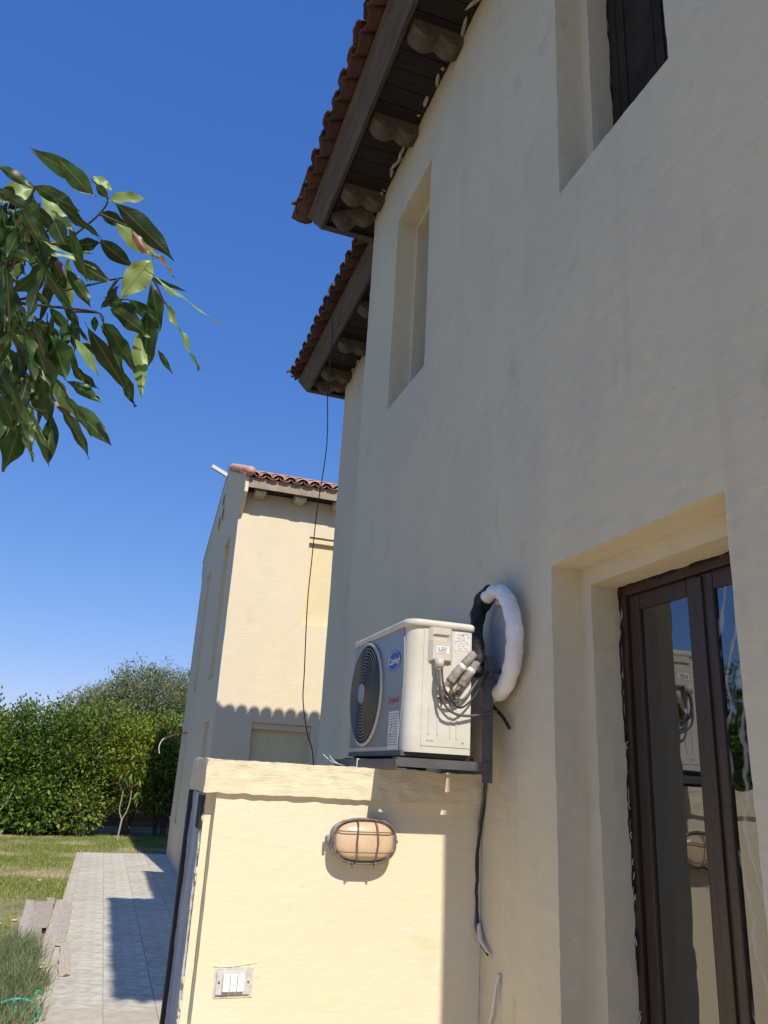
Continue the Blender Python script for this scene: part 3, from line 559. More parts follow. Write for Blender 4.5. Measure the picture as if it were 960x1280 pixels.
for k in range(8): link('corbel', cms[k % 3], house, mtx=rotz(2.7 + 0.72 * k, 8.13, 4.507, 0))
# blobs of foam squeezed out where the soffit meets the wall
def blob(seed, m, s):
    bm = bmesh.new(); bmesh.ops.create_icosphere(bm, subdivisions=2, radius=1)
    for v in bm.verts: v.co = v.co * (1 + 0.35 * noise.noise(v.co * 1.6 + Vector((seed * 7.1, 0, 0)))); v.co = Vector((v.co.x * s[0], v.co.y * s[1], v.co.z * s[2]))
    me = bpy.data.meshes.new('foam_blob'); bm.to_mesh(me); bm.free(); me.materials.append(m); me.polygons.foreach_set('use_smooth', [True] * len(me.polygons)); return me
blobs = [blob(k, M['foam'], (0.014, 0.026 + 0.010 * k, 0.016)) for k in range(3)]
for y in (2.30, 2.52, 2.83, 3.02, 3.16, 3.33, 3.52, 3.64, 3.74, 3.93, 4.11, 4.34, 4.44, 4.58, 4.71, 4.86, 4.95, 5.10):
    o = link('foam_blob', rnd.choice(blobs), house, (W - 0.02 - rnd.random() * .02, y + rnd.uniform(-.03, .03), 4.492)); o.scale = (1, rnd.choice((.35, .5, .8, 1.2, 2.0)), rnd.uniform(.5, 1.1)); o.rotation_euler = (rnd.uniform(-.5, .5), 0, rnd.uniform(-.4, .4))
for y in (6.2, 6.9, 7.6, 7.8):
    link('foam_blob', rnd.choice(blobs), house, (2.05, y, 4.49))

# ---- the glazed door
XD = 1.70
ya, yb, zt_ = 1.625, 2.375, 0.705
mb = MB()
for b in ((yb - 0.032, yb, G, zt_), (ya, ya + 0.035, G, zt_), (ya + 0.035, yb - 0.035, zt_ - 0.035, zt_)): mb.box(XD, XD + 0.09, b[0], b[1], b[2], b[3], bev=0.004)
door = mb.build('door', M['door_wood'], house)
door['label'] = 'dark brown double door with reflective glass panes'
mid = 1.972
def leaf(y0, y1, gm='glass'):
    f = 0.056
    for nm, a in (('stile', (y0, y0 + f, G + 0.01, zt_ - 0.036)), ('stile', (y1 - f, y1, G + 0.01, zt_ - 0.036)), ('rail', (y0 + f, y1 - f, zt_ - 0.094, zt_ - 0.036)), ('rail', (y0 + f, y1 - f, G + 0.01, G + 0.16))):
        b = MB(); b.box(XD + 0.012, XD + 0.062, *a, bev=0.006)
        b.build(nm, M['door_wood'], door)
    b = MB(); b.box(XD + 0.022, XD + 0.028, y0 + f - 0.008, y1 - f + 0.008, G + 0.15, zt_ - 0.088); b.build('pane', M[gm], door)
leaf(mid + 0.004, yb - 0.037); leaf(ya + 0.037, mid - 0.004, 'ripple_painted_glass')
b = MB(); b.box(XD + 0.004, XD + 0.014, mid - 0.018, mid + 0.018, G + 0.02, zt_ - 0.045, bev=0.003); b.build('cover_strip', M['door_wood'], door)
# torn black sealing strip round the frame
mb = MB(); mb.grid((XD - 0.004, yb - 0.012, G), (XD - 0.004, yb + 0.004, G), (XD - 0.004, yb + 0.004, zt_), (XD - 0.004, yb - 0.012, zt_), 0.02)
mb.grid((XD - 0.004, ya, zt_ - 0.006), (XD - 0.004, yb, zt_ - 0.006), (XD - 0.004, yb, zt_ + 0.012), (XD - 0.004, ya, zt_ + 0.012), 0.02)
mb.rough(0.010, 9.0, 0.006, 31); mb.build('seal_strip', M['door_trim'], door)
mb = MB()
for k in range(16):
    z = rnd.uniform(-1.2, 0.6); mb.tube([(XD - 0.006, yb - 0.012 + rnd.uniform(-.006, .006), z), (XD - 0.012, yb - 0.018 + rnd.uniform(-.01, .01), z + 0.012), (XD - 0.008, yb - 0.014 + rnd.uniform(-.01, .01), z + rnd.uniform(.015, .04))], 0.0013, 5)
tag(mb.build('filler_shreds', M['cable_white'], door), kind='stuff')

# ---- upper windows: shutters set deep in the wall
def window(y0, y1, z0, z1, x, shutter):
    mb = MB(); f = 0.055
    for b in ((y1 - f, y1, z0, z1), (y0, y0 + f, z0, z1), (y0 + f, y1 - f, z0, z0 + f), (y0 + f, y1 - f, z1 - f, z1)): mb.box(x, x + 0.06, *b, bev=0.004)
    w = mb.build('window', M['shutter'], house)
    if shutter:
        c = (y0 + y1) / 2
        for a, e in ((y0 + f + .002, c - .002), (c + .002, y1 - f - .002)):
            b = MB(); b.box(x + 0.012, x + 0.035, a, e, z0 + f, z1 - f); b.box(x + 0.004, x + 0.012, a, a + 0.05, z0 + f, z1 - f, bev=.002); b.box(x + 0.004, x + 0.012, e - 0.05, e, z0 + f, z1 - f, bev=.002); b.build('shutter_leaf', M['shutter'], w)
    else:
        b = MB(); b.box(x + 0.02, x + 0.03, y0 + f, y1 - f, z0 + f, z1 - f); b.build('pane', M['glass'], w)
        b = MB(); b.quad((x + .08, y0, z0), (x + .08, y1, z0), (x + .08, y1, z1), (x + .08, y0, z1)); b.build('blind', M['interior'], w)
    b = MB(); b.grid((x - .003, y1 - .012, z0), (x - .003, y1, z0), (x - .003, y1, z1), (x - .003, y1 - .012, z1), 0.02); b.rough(0.008, 9, 0.004, 30); b.build('seal_strip', M['door_trim'], w)
window(1.681, 2.275, 2.39, 3.885, 1.71, True)
window(3.94, 4.498, 2.375, 3.885, 1.75, False)

# ------------------------------------------------------------ garden wall that joins the house
gw = thing('garden_wall', 'short yellow rendered wall with a rough coping, standing below the air conditioner', 'wall', (0.9, 3.25, G))
mb = MB()
mb.grid((0.405, 3.022, G), (1.462, 3.022, G), (1.462, 3.022, -0.08), (0.405, 3.022, -0.08), 0.022)
mb.grid((0.405, 3.022, G), (0.405, 3.085, G), (0.405, 3.085, -0.08), (0.405, 3.022, -0.08), 0.022)
mb.grid((0.374, 3.085, G), (0.405, 3.085, G), (0.405, 3.085, -0.08), (0.374, 3.085, -0.08), 0.022)
mb.grid((0.374, 3.085, G), (0.374, 3.47, G), (0.374, 3.47, -0.08), (0.374, 3.085, -0.08), 0.03)
mb.grid((0.374, 3.47, G), (1.462, 3.47, G), (1.462, 3.47, -0.08), (0.374, 3.47, -0.08), 0.1)
mb.rough(0.003, 3, 0.0012, 30); here(mb.build('wall', M['low_plaster'], weld=True), gw)
mb = MB(); z0, z1 = -0.085, 0.03
mb.grid((0.355, 3.0, z0), (1.462, 3.0, z0), (1.462, 3.0, z1), (0.355, 3.0, z1), 0.009)
mb.grid((0.355, 3.0, z1), (1.462, 3.0, z1), (1.462, 3.48, z1), (0.355, 3.48, z1), 0.014)
mb.grid((0.355, 3.48, z0), (0.355, 3.0, z0), (0.355, 3.0, z1), (0.355, 3.48, z1), 0.009)
mb.grid((0.355, 3.48, z0), (1.462, 3.48, z0), (1.462, 3.48, z1), (0.355, 3.48, z1), 0.03)
mb.grid((0.355, 3.0, z0), (1.462, 3.0, z0), (1.462, 3.48, z0), (0.355, 3.48, z0), 0.014)
def corner_soft(v):
    # knock the arrises off and make them lumpy
    return True
mb.rough(0.005, 7, 0.0045, 26)
here(mb.build('coping', M['cap_plaster'], weld=True), gw)
# unpainted cement at the wall end, with a steel angle down its far edge
mb = MB(); mb.grid((0.366, 3.10, G), (0.366, 3.462, G), (0.366, 3.462, -0.092), (0.366, 3.10, -0.092), 0.02)
mb.grid((0.366, 3.10, G), (0.380, 3.10, G), (0.380, 3.10, -0.092), (0.366, 3.10, -0.092), 0.02); mb.rough(0.004, 8, 0.002, 40); c = here(mb.build('cement_patch', M['cement'], weld=True), gw); c['label'] = 'streaky unpainted grey cement on the wall end'
mb = MB(); mb.box(0.352, 0.372, 3.463, 3.505, G, -0.09, bev=.002); here(mb.build('steel_angle', M['black_steel']), gw)
mb = MB(); mb.box(0.361, 0.372, 3.09, 3.21, -0.215, -0.098, bev=.002); here(mb.build('steel_plate', M['black_steel']), gw)
mb = MB(); mb.grid((0.372, 3.080, G), (0.372, 3.104, G), (0.372, 3.104, -0.1), (0.372, 3.080, -0.1), 0.012); mb.rough(0.006, 9, 0.005, 33)
P = mb.v[:]; mb.add([(x - 0.008, y, z) for x, y, z in P], [])
here(mb.build('plaster_drips', M['cap_plaster']), gw)
for k in range(14):
    o = link('plaster_lump', blob(k % 5, M['cap_plaster'], (0.012, 0.014, 0.02)) if k < 3 else bpy.data.meshes['foam_blob.003'] if 'foam_blob.003' in bpy.data.meshes else blobs[0], gw, (0.372 - 0.9, 3.088 + rnd.uniform(-.01, .012) - 3.25, rnd.uniform(-1.1, -0.13) - G)); o.scale = (rnd.uniform(.3, .5), rnd.uniform(.25, .5), rnd.uniform(.4, 1.2))

# ------------------------------------------------------------ the neighbouring building
G_HERE = G; G = -1.7     # this house is drawn at 1:1.059 and sized up below
NB = thing('neighbour_house', 'sunlit cream gabled house at the end of the paved path', 'house', (1.43, 11.9, G))
mb = MB(); XB = 1.43; YB = 11.9
WH = [(12.66, 13.35, 1.35, 3.70), (15.2, 15.85, 1.35, 3.69), (12.5, 13.05, -1.0, 0.68), (15.8, 16.35, -1.02, 0.66)]
facade(mb, YB, 17.1, G - 0.02, 3.85, WH, lambda a, z: (XB, a, z), 0.12)
FH = [(2.62, 3.5, 2.21, 3.65), (1.987, 2.90, G - 0.02, 0.67), (5.2, 6.1, 2.21, 3.65)]
facade(mb, XB, 8.0, G - 0.02, 4.36, FH, lambda a, z: (a, YB, z), 0.12)
for (a0, a1, b0, b1) in WH:
    for q in (((XB, a0, b0), (XB, a0, b1), (XB + .14, a0, b1), (XB + .14, a0, b0)), ((XB, a1, b0), (XB, a1, b1), (XB + .14, a1, b1), (XB + .14, a1, b0)), ((XB, a0, b1), (XB, a1, b1), (XB + .14, a1, b1), (XB + .14, a0, b1)), ((XB, a0, b0), (XB, a1, b0), (XB + .14, a1, b0), (XB + .14, a0, b0))): mb.grid(*q, 0.15)
for (a0, a1, b0, b1) in FH:
    for q in (((a0, YB, b0), (a0, YB, b1), (a0, YB + .1, b1), (a0, YB + .1, b0)), ((a1, YB, b0), (a1, YB, b1), (a1, YB + .1, b1), (a1, YB + .1, b0)), ((a0, YB, b1), (a1, YB, b1), (a1, YB + .1, b1), (a0, YB + .1, b1)), ((a0, YB, b0), (a1, YB, b0), (a1, YB + .1, b0), (a0, YB + .1, b0))): mb.grid(*q, 0.15)
for (xa, ya_), (xc, yc) in (((XB, 17.1), (8, 17.1)), ((8, 17.1), (8, YB))): mb.grid((xa, ya_, G), (xc, yc, G), (xc, yc, 4.3), (xa, ya_, 4.3), 0.6)
mb.rough(0.008, 0.8, 0.003, 6); here(mb.build('wall', M['far_plaster'], weld=True), NB)
mb = MB(); gp = [(YB, 3.85), (11.72, 3.95), (11.53, 4.12), (11.52, 4.43), (14.3, 5.49), (17.42, 4.36), (17.42, 4.1), (17.1, 3.85)]
mb.prism([(XB, a, z) for a, z in gp], (0.055, 0, 0)); mb.rough(0.006, 1.5); here(mb.build('gable', M['far_plaster']), NB)
for (a0, a1, b0, b1) in WH:
    mb = MB(); mb.box(XB + .10, XB + .13, a0, a1, b0, b1); fr = here(mb.build('window', M['recess_plaster']), NB)
for k, (a0, a1, b0, b1) in enumerate(FH):
    mb = MB(); mb.grid((a0, YB + .098, b0), (a1, YB + .098, b0), (a1, YB + .098, b1), (a0, YB + .098, b1), .1); mb.rough(.004, 2)
    o = here(mb.build('blind_window', M['recess_plaster']), NB)
    b = MB(); b.box(a0, a1, YB + .03, YB + .096, b1 - 0.09, b1 - 0.004); b.build('lintel', M['recess_plaster'], o)
FP2 = [(0.0, 4.21), (0.02, 4.37), (-0.02, 4.38), (-0.04, 4.22)]
mb = MB(); eave_strip(mb, [(XB + .057, 11.55, 0, -1), (8.2, 11.55, 0, -1)], FP2); here(mb.build('fascia', M['fascia_pale']), NB)
mb = MB(); mb.box(XB + .057, 8.2, 11.57, YB + .05, 4.25, 4.28); here(mb.build('soffit', M['soffit']), NB)
mb = MB(); s2 = (5.49 - 4.39) / (14.3 - 11.5)
mb.add([(XB - .01, 11.53, 4.40), (8.2, 11.53, 4.40), (8.2, 14.3, 5.51), (XB - .01, 14.3, 5.51), (XB - .01, 17.5, 4.36), (8.2, 17.5, 4.36)], [(0, 1, 2, 3), (3, 2, 5, 4)]); here(mb.build('roof', M['terracotta_pale']), NB)
NB0 = bpy.data.objects.new('tmp', None)
sl2 = math.atan(s2); dS = (0, -math.cos(sl2), -math.sin(sl2))
before = set(bpy.data.objects)
tiles(NB, XB - 1.43 + .02, 11.475 - YB, 4.365 - G, (1, 0, 0), dS, 33, M['terracotta_pale'], 7, courses=1, field=7)
bpy.data.objects.remove(NB0)
mb = MB()
for k in range(7): mb.tube([(XB + .05, 11.42 + .4 * k, 4.43 + .4 * k * s2), (XB + .05, 11.85 + .4 * k, 4.43 + .43 * s2 + .4 * k * s2)], [.075, .06], 10)
here(mb.build('verge_tiles', M['terracotta_pale'], None), NB)
cpm = corbel_mesh(5, M['corbel_pale'], 0.17, 0.27)
for k in range(8): link('corbel', cpm, NB, mtx=rotz(1.70 + 0.655 * k - 1.43, 0.03, 4.248 - G, R(180)))
def disc(x, r0_, r1_):
    b = MB(); n = 16; b.add([(x, math.cos(2 * math.pi * i / n) * q, math.sin(2 * math.pi * i / n) * q) for q in (r0_, r1_) for i in range(n)], [(i, (i + 1) % n, n + (i + 1) % n, n + i) for i in range(n)]); return b
vent = disc(-0.022, .135, .115); vent.tube([(-0.022, 0, 0), (0.02, 0, 0)], 0.135, 16, caps=False)
vm = vent.mesh('vent_pipe', M['far_plaster']); hole = MB(); hole.add([(-0.020, math.cos(a) * .116, math.sin(a) * .116) for a in [2 * math.pi * i / 16 for i in range(16)]], [tuple(range(16))]); hm = hole.mesh('vent_hole', M['ac_dark'])
for a, z in ((14.35, 4.86), (14.18, 4.55), (14.62, 4.48)):
    o = link('vent_pipe', vm, NB, (0, a - YB, z - G)); link('vent_hole', hm, o)
mb = MB(); mb.box(-0.36, 0.0, -0.035, 0.035, -0.035, 0.035, mtx=Matrix.Translation((XB, 14.3, 5.36)) @ Matrix.Rotation(R(24), 4, 'Y'), bev=.004)
here(mb.build('ridge_pipe', M['white_enamel']), NB)
# copper pipe stub sticking out of the wall with a loose wire
mb = MB(); mb.tube([(1.44, 16.2, 0.62), (1.30, 16.2, 0.60), (1.05, 16.2, 0.50)], 0.016, 8); o = here(mb.build('pipe_stub', M['copper']), NB)
mb = MB(); mb.tube(smooth_path([(1.06, 16.2, 0.50), (1.0, 16.2, 0.45), (0.96, 16.2, 0.33), (0.985, 16.21, 0.2)]), 0.010, 6); mb.build('loose_wire', M['cable_white'], o)

G = G_HERE
NB.location = (1.514, 12.602, G); NB.scale = (1.059,) * 3

# ------------------------------------------------------------ low block wall behind the hedge
bw = thing('boundary_wall', 'low brown block wall showing through gaps under the hedge', 'wall', (0, 26.0, G))
mb = MB(); mb.box(-18, 9, 0, 0.2, 0, 0.9); mb.build('wall_core', M['block_wall'], bw)
bk = MB(); bk.box(-.19, .19, -.02, 0.0, -.08, .08, bev=.006); bkm = bk.mesh('block', M['brick_wall'])
for r_ in range(5):
    for k in range(30):
        link('block', bkm, bw, (-5.6 + .4 * k + .2 * (r_ % 2), -0.001, .09 + .175 * r_))

# ------------------------------------------------------------ air conditioner on its bracket
AC = thing('air_conditioner', 'white outdoor air conditioner unit with round fan grille on a grey steel bracket', 'air conditioner', (1.17, 3.14, 0.075))
def rrect(x0, x1, y0, y1, rs, n=12):
    """plan outline with corner radii (x0y0, x1y0, x1y1, x0y1)"""
    out = []
    for (cx, cy, a0), r_ in zip(((x0, y0, 180), (x1, y0, 270), (x1, y1, 0), (x0, y1, 90)), rs):
        ox = cx + (r_ if cx == x0 else -r_); oy = cy + (r_ if cy == y0 else -r_)
        for k in range(n + 1):
            a = R(a0 + 90 * k / n); out.append((ox + math.cos(a) * r_, oy + math.sin(a) * r_))
    return out
X0, X1, Y0, Y1, Z0, Z1 = 1.036, 1.302, 2.785, 3.50, 0.094, 0.566
mb = MB(); pl = rrect(X0, X1, Y0, Y1, (0.05, 0.012, 0.012, 0.03)); mb.prism([(x, y, Z0) for x, y in pl], (0, 0, Z1 - Z0)); body = here(mb.build('body', M['white_enamel']), AC)
mb = MB(); pl = rrect(X0 - .012, X1 + .008, Y0 - .01, Y1 + .01, (0.055, 0.018, 0.018, 0.035))
n = len(pl)
def inset(pl, d):
    cx = sum(p[0] for p in pl) / len(pl); cy = sum(p[1] for p in pl) / len(pl)
    return [(x + (cx - x) * d / .13 * .5, y + (cy - y) * d / .35 * .5) for x, y in pl]
lay = [(pl, Z1 - .004), (pl, Z1 + .014), (inset(pl, .006), Z1 + .021), (inset(pl, .014), Z1 + .024)]
mb.add([(x, y, z) for p, z in lay for x, y in p], [(j * n + i, j * n + (i + 1) % n, (j + 1) * n + (i + 1) % n, (j + 1) * n + i) for j in range(3) for i in range(n)] + [tuple(range(n))[::-1], tuple(range(3 * n, 4 * n))], True)
lid = here(mb.build('lid', M['white_enamel']), AC)
mb = MB(); mb.box(X0 - .006, X1, Y0 + .03, Y1 - .005, .080, Z0 + .004); here(mb.build('base_tray', M['steel']), AC)
for y in (2.83, 3.40):
    mb = MB(); mb.box(X0 + .0, X1 + .03, y, y + .035, .073, .088, bev=.002); here(mb.build('foot', M['black_steel']), AC)
# front panel (grey-blue) with its bowed edge next to the white corner
mb = MB(); edge = []
for k in range(13):
    t = k / 12; z = 0.115 + (0.56 - 0.115) * t; edge.append((2.845 - 0.03 * math.sin(math.pi * min(1, t * .95)) + .02 * (1 - t), z))
prof = [(X0 - .005, y, z) for y, z in edge] + [(X0 - .005, 3.492, 0.56), (X0 - .005, 3.492, 0.115)]
mb.prism(prof, (.009, 0, 0)); here(mb.build('front_panel', M['ac_panel']), AC)
# fan grille
FC = Vector((X0 - .008, 3.272, 0.337)); FR = 0.206
def ring(mb, r_, x, t, n=40, m=6):
    mb.tube([(x, FC.y + math.cos(2 * math.pi * k / n) * r_, FC.z + math.sin(2 * math.pi * k / n) * r_) for k in range(n + 1)], t, m, caps=False)
mb = MB(); ring(mb, FR + .006, FC.x - .002, .0075, 48, 8); here(mb.build('grille_ring', M['cover_plastic']), AC)
mb = MB(); mb.add([(X0 - .0065, FC.y + math.cos(2 * math.pi * k / 40) * FR, FC.z + math.sin(2 * math.pi * k / 40) * FR) for k in range(40)], [tuple(range(40))]); here(mb.build('fan_opening', M['ac_dark']), AC)
mb = MB()
for k in range(13):
    r_ = 0.045 + (FR - .045) * k / 12; ring(mb, r_, FC.x - .020 + .012 * (r_ / FR) ** 3, .0033, 40, 5)
for k in range(44):
    a = 2 * math.pi * k / 44; pts = []
    for j in range(6):
        r_ = 0.04 + (FR - .04) * j / 5; aa = a + .35 * j / 5
        pts.append((FC.x - .016 + .012 * (r_ / FR) ** 3, FC.y + math.cos(aa) * r_, FC.z + math.sin(aa) * r_))
    mb.tube(pts, .0014, 4)
gr = here(mb.build('grille', M['ac_grille']), AC)
mb = MB(); mb.tube([(FC.x - .026, FC.y, FC.z), (FC.x - .012, FC.y, FC.z)], [.040, .046], 20, smooth=False); mb.build('grille_cap', M['ac_panel'], gr)
mb = MB()
for k in range(3):
    a0 = 2 * math.pi * k / 3 + .4; vs = []
    for j in range(6):
        for i in range(4):
            aa = a0 + .95 * j / 5 + .1 * i; r_ = .05 + .145 * i / 3; vs.append((X0 - .008 - .004 * j / 5, FC.y + math.cos(aa) * r_, FC.z + math.sin(aa) * r_))
    mb.add(vs, [(j * 4 + i, j * 4 + i + 1, (j + 1) * 4 + i + 1, (j + 1) * 4 + i) for j in range(5) for i in range(3)])
here(mb.build('fan_blade', M['ac_grille']), AC)
# blue oval emblem with its lettering, tilted as on the panel
fac_m = Matrix(((0, 0, -1, 0), (-1, 0, 0, 0), (0, 1, 0, 0), (0, 0, 0, 1)))        # text plane facing -X, reading towards -Y
def on_front(y, z, dx, tilt=0): return Matrix.Translation((X0 - .005 - dx, y, z)) @ fac_m @ Matrix.Rotation(tilt, 4, 'Z')
def oval(a, b, t, m, n=32, p=2.2):
    q = MB(); pr = []
    for k in range(n):
        c_, s_ = math.cos(2 * math.pi * k / n), math.sin(2 * math.pi * k / n)
        pr.append((a * abs(c_) ** (2 / p) * (1 if c_ >= 0 else -1), b * abs(s_) ** (2 / p) * (1 if s_ >= 0 else -1), 0))
    q.prism(pr, (0, 0, t)); return q
AI = Matrix.Translation(-AC.location)
o = link('emblem', oval(.072, .040, .0012, M['logo_blue']).mesh('emblem', M['logo_blue']), AC, mtx=AI @ on_front(2.935, .440, 0.0005))
b = MB(); pts = [(.067 * math.cos(2 * math.pi * k / 32), .0355 * math.sin(2 * math.pi * k / 32), .0016) for k in range(33)]; b.tube(pts, .0011, 4, caps=False); b.build('emblem_ring', M['white_print'], o)
t = link('lettering', text_mesh('Carrier', .040, M['white_print']), o, (0, -.001, .0016))
link('lettering', text_mesh('Tropical', .036, M['red_print'], .0004), AC, mtx=AI @ on_front(2.925, .287, .0006))['label'] = 'red word printed above the info sticker'
b = MB(); b.box(-.058, .058, -.072, .072, 0, .0006); st = link('info_sticker', b.mesh('info_sticker', M['sticker']), AC, mtx=AI @ on_front(2.91, .172, .0005))
b = MB()
for r_ in range(13):
    z = .060 - r_ * .0095
    if 4 < r_ < 8: b.box(-.004, .045, z, z + .0025, .0007, .0010)
    else:
        x = -.05
        while x < .045:
            w_ = rnd.uniform(.004, .016); b.box(x, min(x + w_, .05), z, z + .0035, .0007, .0010); x += w_ + .004
b.tube([(-.012, .022, .001), (-.028, .004, .001), (-.034, -.022, .001)], .002, 4); b.build('fine_print', M['grey_print'], st)
# side panel pieces (facing the viewer)
def side(name, x0, x1, z0, z1, d, m, bev=.004, par=None):
    b = MB(); b.box(x0, x1, Y0 - d, Y0 + .001, z0, z1, bev=bev); o = here(b.build(name, m), AC); return o
sp = side('side_panel', 1.095, 1.296, .118, .558, .0025, M['white_enamel'], .0012)
# terminal cover with a scooped handle
cv = MB(); cx0, cx1 = 1.113, 1.212
prof = [(0.430, .012), (.437, .020), (.510, .020), (.513, .004), (.532, .002), (.536, .014), (.560, .014), (.563, .006)]
nn = 9; vs = []
for j, (z, d) in enumerate(prof):
    for i in range(nn):
        u = i / (nn - 1); e = min(u, 1 - u) * 2
        dd = d if (e > .22) else (.006 if e == 0 else (.014 if d < .01 and 2 <= j <= 5 else d) * .9)
        if j in (3, 4) and e <= .26: dd = .014
        if e == 0: dd = .003
        vs.append((cx0 + (cx1 - cx0) * u, Y0 - .002 - dd, z))
cv.add(vs, [(j * nn + i, j * nn + i + 1, (j + 1) * nn + i + 1, (j + 1) * nn + i) for j in range(len(prof) - 1) for i in range(nn - 1)])
for i in range(nn - 1): pass
cv.box(cx0, cx1, Y0 - .006, Y0, .425, .566, bev=.002)
tc_ = here(cv.build('terminal_cover', M['cover_plastic']), AC)
b = MB(); b.box(1.140, 1.190, Y0 - .0235, Y0 - .0215, .462, .488); wl = here(b.build('warning_sticker', M['white_print']), AC)
b = MB()
for r_, (xa, xb) in enumerate(((1.157, 1.184), (1.157, 1.180), (1.146, 1.184), (1.146, 1.178))): b.box(xa, xb, Y0 - .0243, Y0 - .0236, .482 - r_ * .0055, .4845 - r_ * .0055)
b.box(1.146, 1.151, Y0 - .0243, Y0 - .0236, .474, .484); o = b.build('fine_print', M['grey_print']); here(o, AC); 
# wiring diagram sticker
b = MB(); b.box(1.222, 1.288, Y0 - .0035, Y0 - .0026, .482, .556); here(b.build('diagram_sticker', M['sticker']), AC)
b = MB()
for k in range(46):
    x = rnd.uniform(1.226, 1.280); z = rnd.uniform(.487, .550)
    if k % 2: b.box(x, x + rnd.uniform(.004, .012), Y0 - .0043, Y0 - .0036, z, z + .0012)
    else: b.box(x, x + .0011, Y0 - .0043, Y0 - .0036, z, min(z + rnd.uniform(.004, .012), .553))
here(b.build('fine_print', M['grey_print']), AC)
# pressed ribs in the lower sheet, and three small holes
b = MB()
for x in (1.122, 1.158, 1.210, 1.236): b.box(x, x + .006, Y0 - .0055, Y0 - .002, .150 + (.0 if x > 1.2 else .01), .262, bev=.0016)
b.box(1.165, 1.206, Y0 - .0045, Y0 - .002, .250, .255, bev=.001)
here(b.build('pressed_rib', M['white_enamel']), AC)
for x in (1.118, 1.128, 1.138): side('screw_hole', x, x + .005, .135, .140, .0034, M['grey_print'], 0)
side('screw_hole', 1.262, 1.268, .133, .139, .0034, M['brass'], 0)
# cable gland and three wires looping to the wall
b = MB(); b.tube([(1.150, Y0 - .028, .440), (1.150, Y0 - .028, .405)], [.020, .017], 12); b.tube([(1.150, Y0 - .028, .405), (1.150, Y0 - .028, .395)], .012, 10); here(b.build('cable_gland', M['cover_plastic']), AC)
for k, pts in enumerate(([(1.143, .40), (1.141, .35), (1.160, .305), (1.205, .283), (1.262, .300), (1.305, .352), (1.335, .40)],
                         [(1.150, .40), (1.148, .34), (1.166, .27), (1.210, .240), (1.270, .236), (1.335, .246), (1.40, .262)],
                         [(1.157, .40), (1.158, .34), (1.180, .30), (1.225, .262), (1.275, .285), (1.325, .345), (1.36, .41)])):
    b = MB(); b.tube(smooth_path([(x, Y0 - .028 - .018 * math.sin(i * .9) - .006 * k, z) for i, (x, z) in enumerate(pts)], 6), .0050 if k < 2 else .004, 8); here(b.build('cable', M['cable_grey'] if k != 2 else M['cable_black']), AC)
# service valves
for k, (x, z) in enumerate(((1.180, .325), (1.228, .318))):
    v = MB(); v.tube([(x, Y0, z), (x, Y0 - .030, z)], .013, 10, smooth=False); v.tube([(x, Y0 - .022, z - .024), (x, Y0 - .022, z + .012)], .010, 8, smooth=False)
    v.tube([(x, Y0 - .022, z + .005), (x + .016, Y0 - .024, z + .030)], .013, 6, smooth=False); v.tube([(x - .022, Y0 - .02, z + .01), (x, Y0 - .02, z)], .008, 8, smooth=False)
    vo = here(v.build('service_valve', M['brass']), AC)
    c_ = MB(); c_.tube([(x, Y0 - .031, z), (x, Y0 - .042, z)], .011, 6, smooth=False); c_.build('valve_cap', M['black_steel'] if k else M['cable_white'], vo)
b = MB(); b.box(1.158, 1.250, Y0 - .020, Y0, .292, .299, bev=.001); b.box(1.170, 1.178, Y0 - .012, Y0, .272, .294); b.box(1.205, 1.224, Y0 - .012, Y0, .272, .294); here(b.build('valve_plate', M['steel']), AC)
for k, pts in enumerate(([(1.196, Y0 - .026, .356), (1.222, Y0 - .030, .392), (1.256, Y0 - .034, .432), (1.292, Y0 - .034, .470)], [(1.243, Y0 - .026, .345), (1.262, Y0 - .034, .380), (1.290, Y0 - .036, .420), (1.312, Y0 - .034, .452)])):
    b = MB(); b.tube(smooth_path(pts, 4), [.017] * 13, 10); b.rough(.002, 40); here(b.build('insulated_pipe', M['tan_wrap']), AC)
    p = Vector(pts[1]) * .45 + Vector(pts[2]) * .55; d = (Vector(pts[2]) - Vector(pts[1])).normalized()
    b = MB(); b.tube([p - d * .010, p + d * .010], .0182, 10); here(b.build('tape_band', M['cable_white']), AC)

# steel bracket
BR = thing('wall_bracket', 'grey angle steel bracket carrying the air conditioner off the house wall', 'bracket', (1.44, 3.1, 0.06))
for y in (2.775, 3.44):
    b = MB(); b.box(1.382, 1.387, y, y + .042, -.0, .475); b.box(1.345, 1.382, y, y + .005, -.0, .475); [b.tube([(1.387, y + .02, z), (1.463, y + .02, z)], .009, 8) for z in (.42,)]; here(b.build('post', M['steel']), BR)
    b = MB(); b.box(1.000, 1.381, y - .005, y - .001, .040, .072); b.box(1.000, 1.344, y, y + .04, .067, .0715); here(b.build('arm', M['steel']), BR)
b = MB(); b.box(1.000, 1.038, 2.768, 3.60, .030, .035); b.box(.996, 1.0, 2.768, 3.60, .030, .066); here(b.build('front_rail', M['steel']), BR)
for y in (2.80, 3.45):
    for z in (.10, .40):
        b = MB(); b.tube([(1.365, y, z), (1.365, y - .008, z)], .008, 6, smooth=False); here(b.build('bolt', M['steel']), BR)
b = MB(); b.tube([(1.02, 3.22, .062), (.99, 3.22, .066), (.988, 3.22, .03), (1.02, 3.22, .026)], .003, 6); here(b.build('wire_tie', M['cable_white']), BR)
tw = MB(); tw.tube(smooth_path([(.992, 3.40, .04), (.965, 3.52, .052), (.94, 3.60, .085)]), .0022, 5); tw.tube(smooth_path([(.975, 3.46, .045), (.955, 3.50, .066), (.962, 3.56, .082)]), .0022, 5); here(tw.build('loose_tie', M['cable_white']), BR)

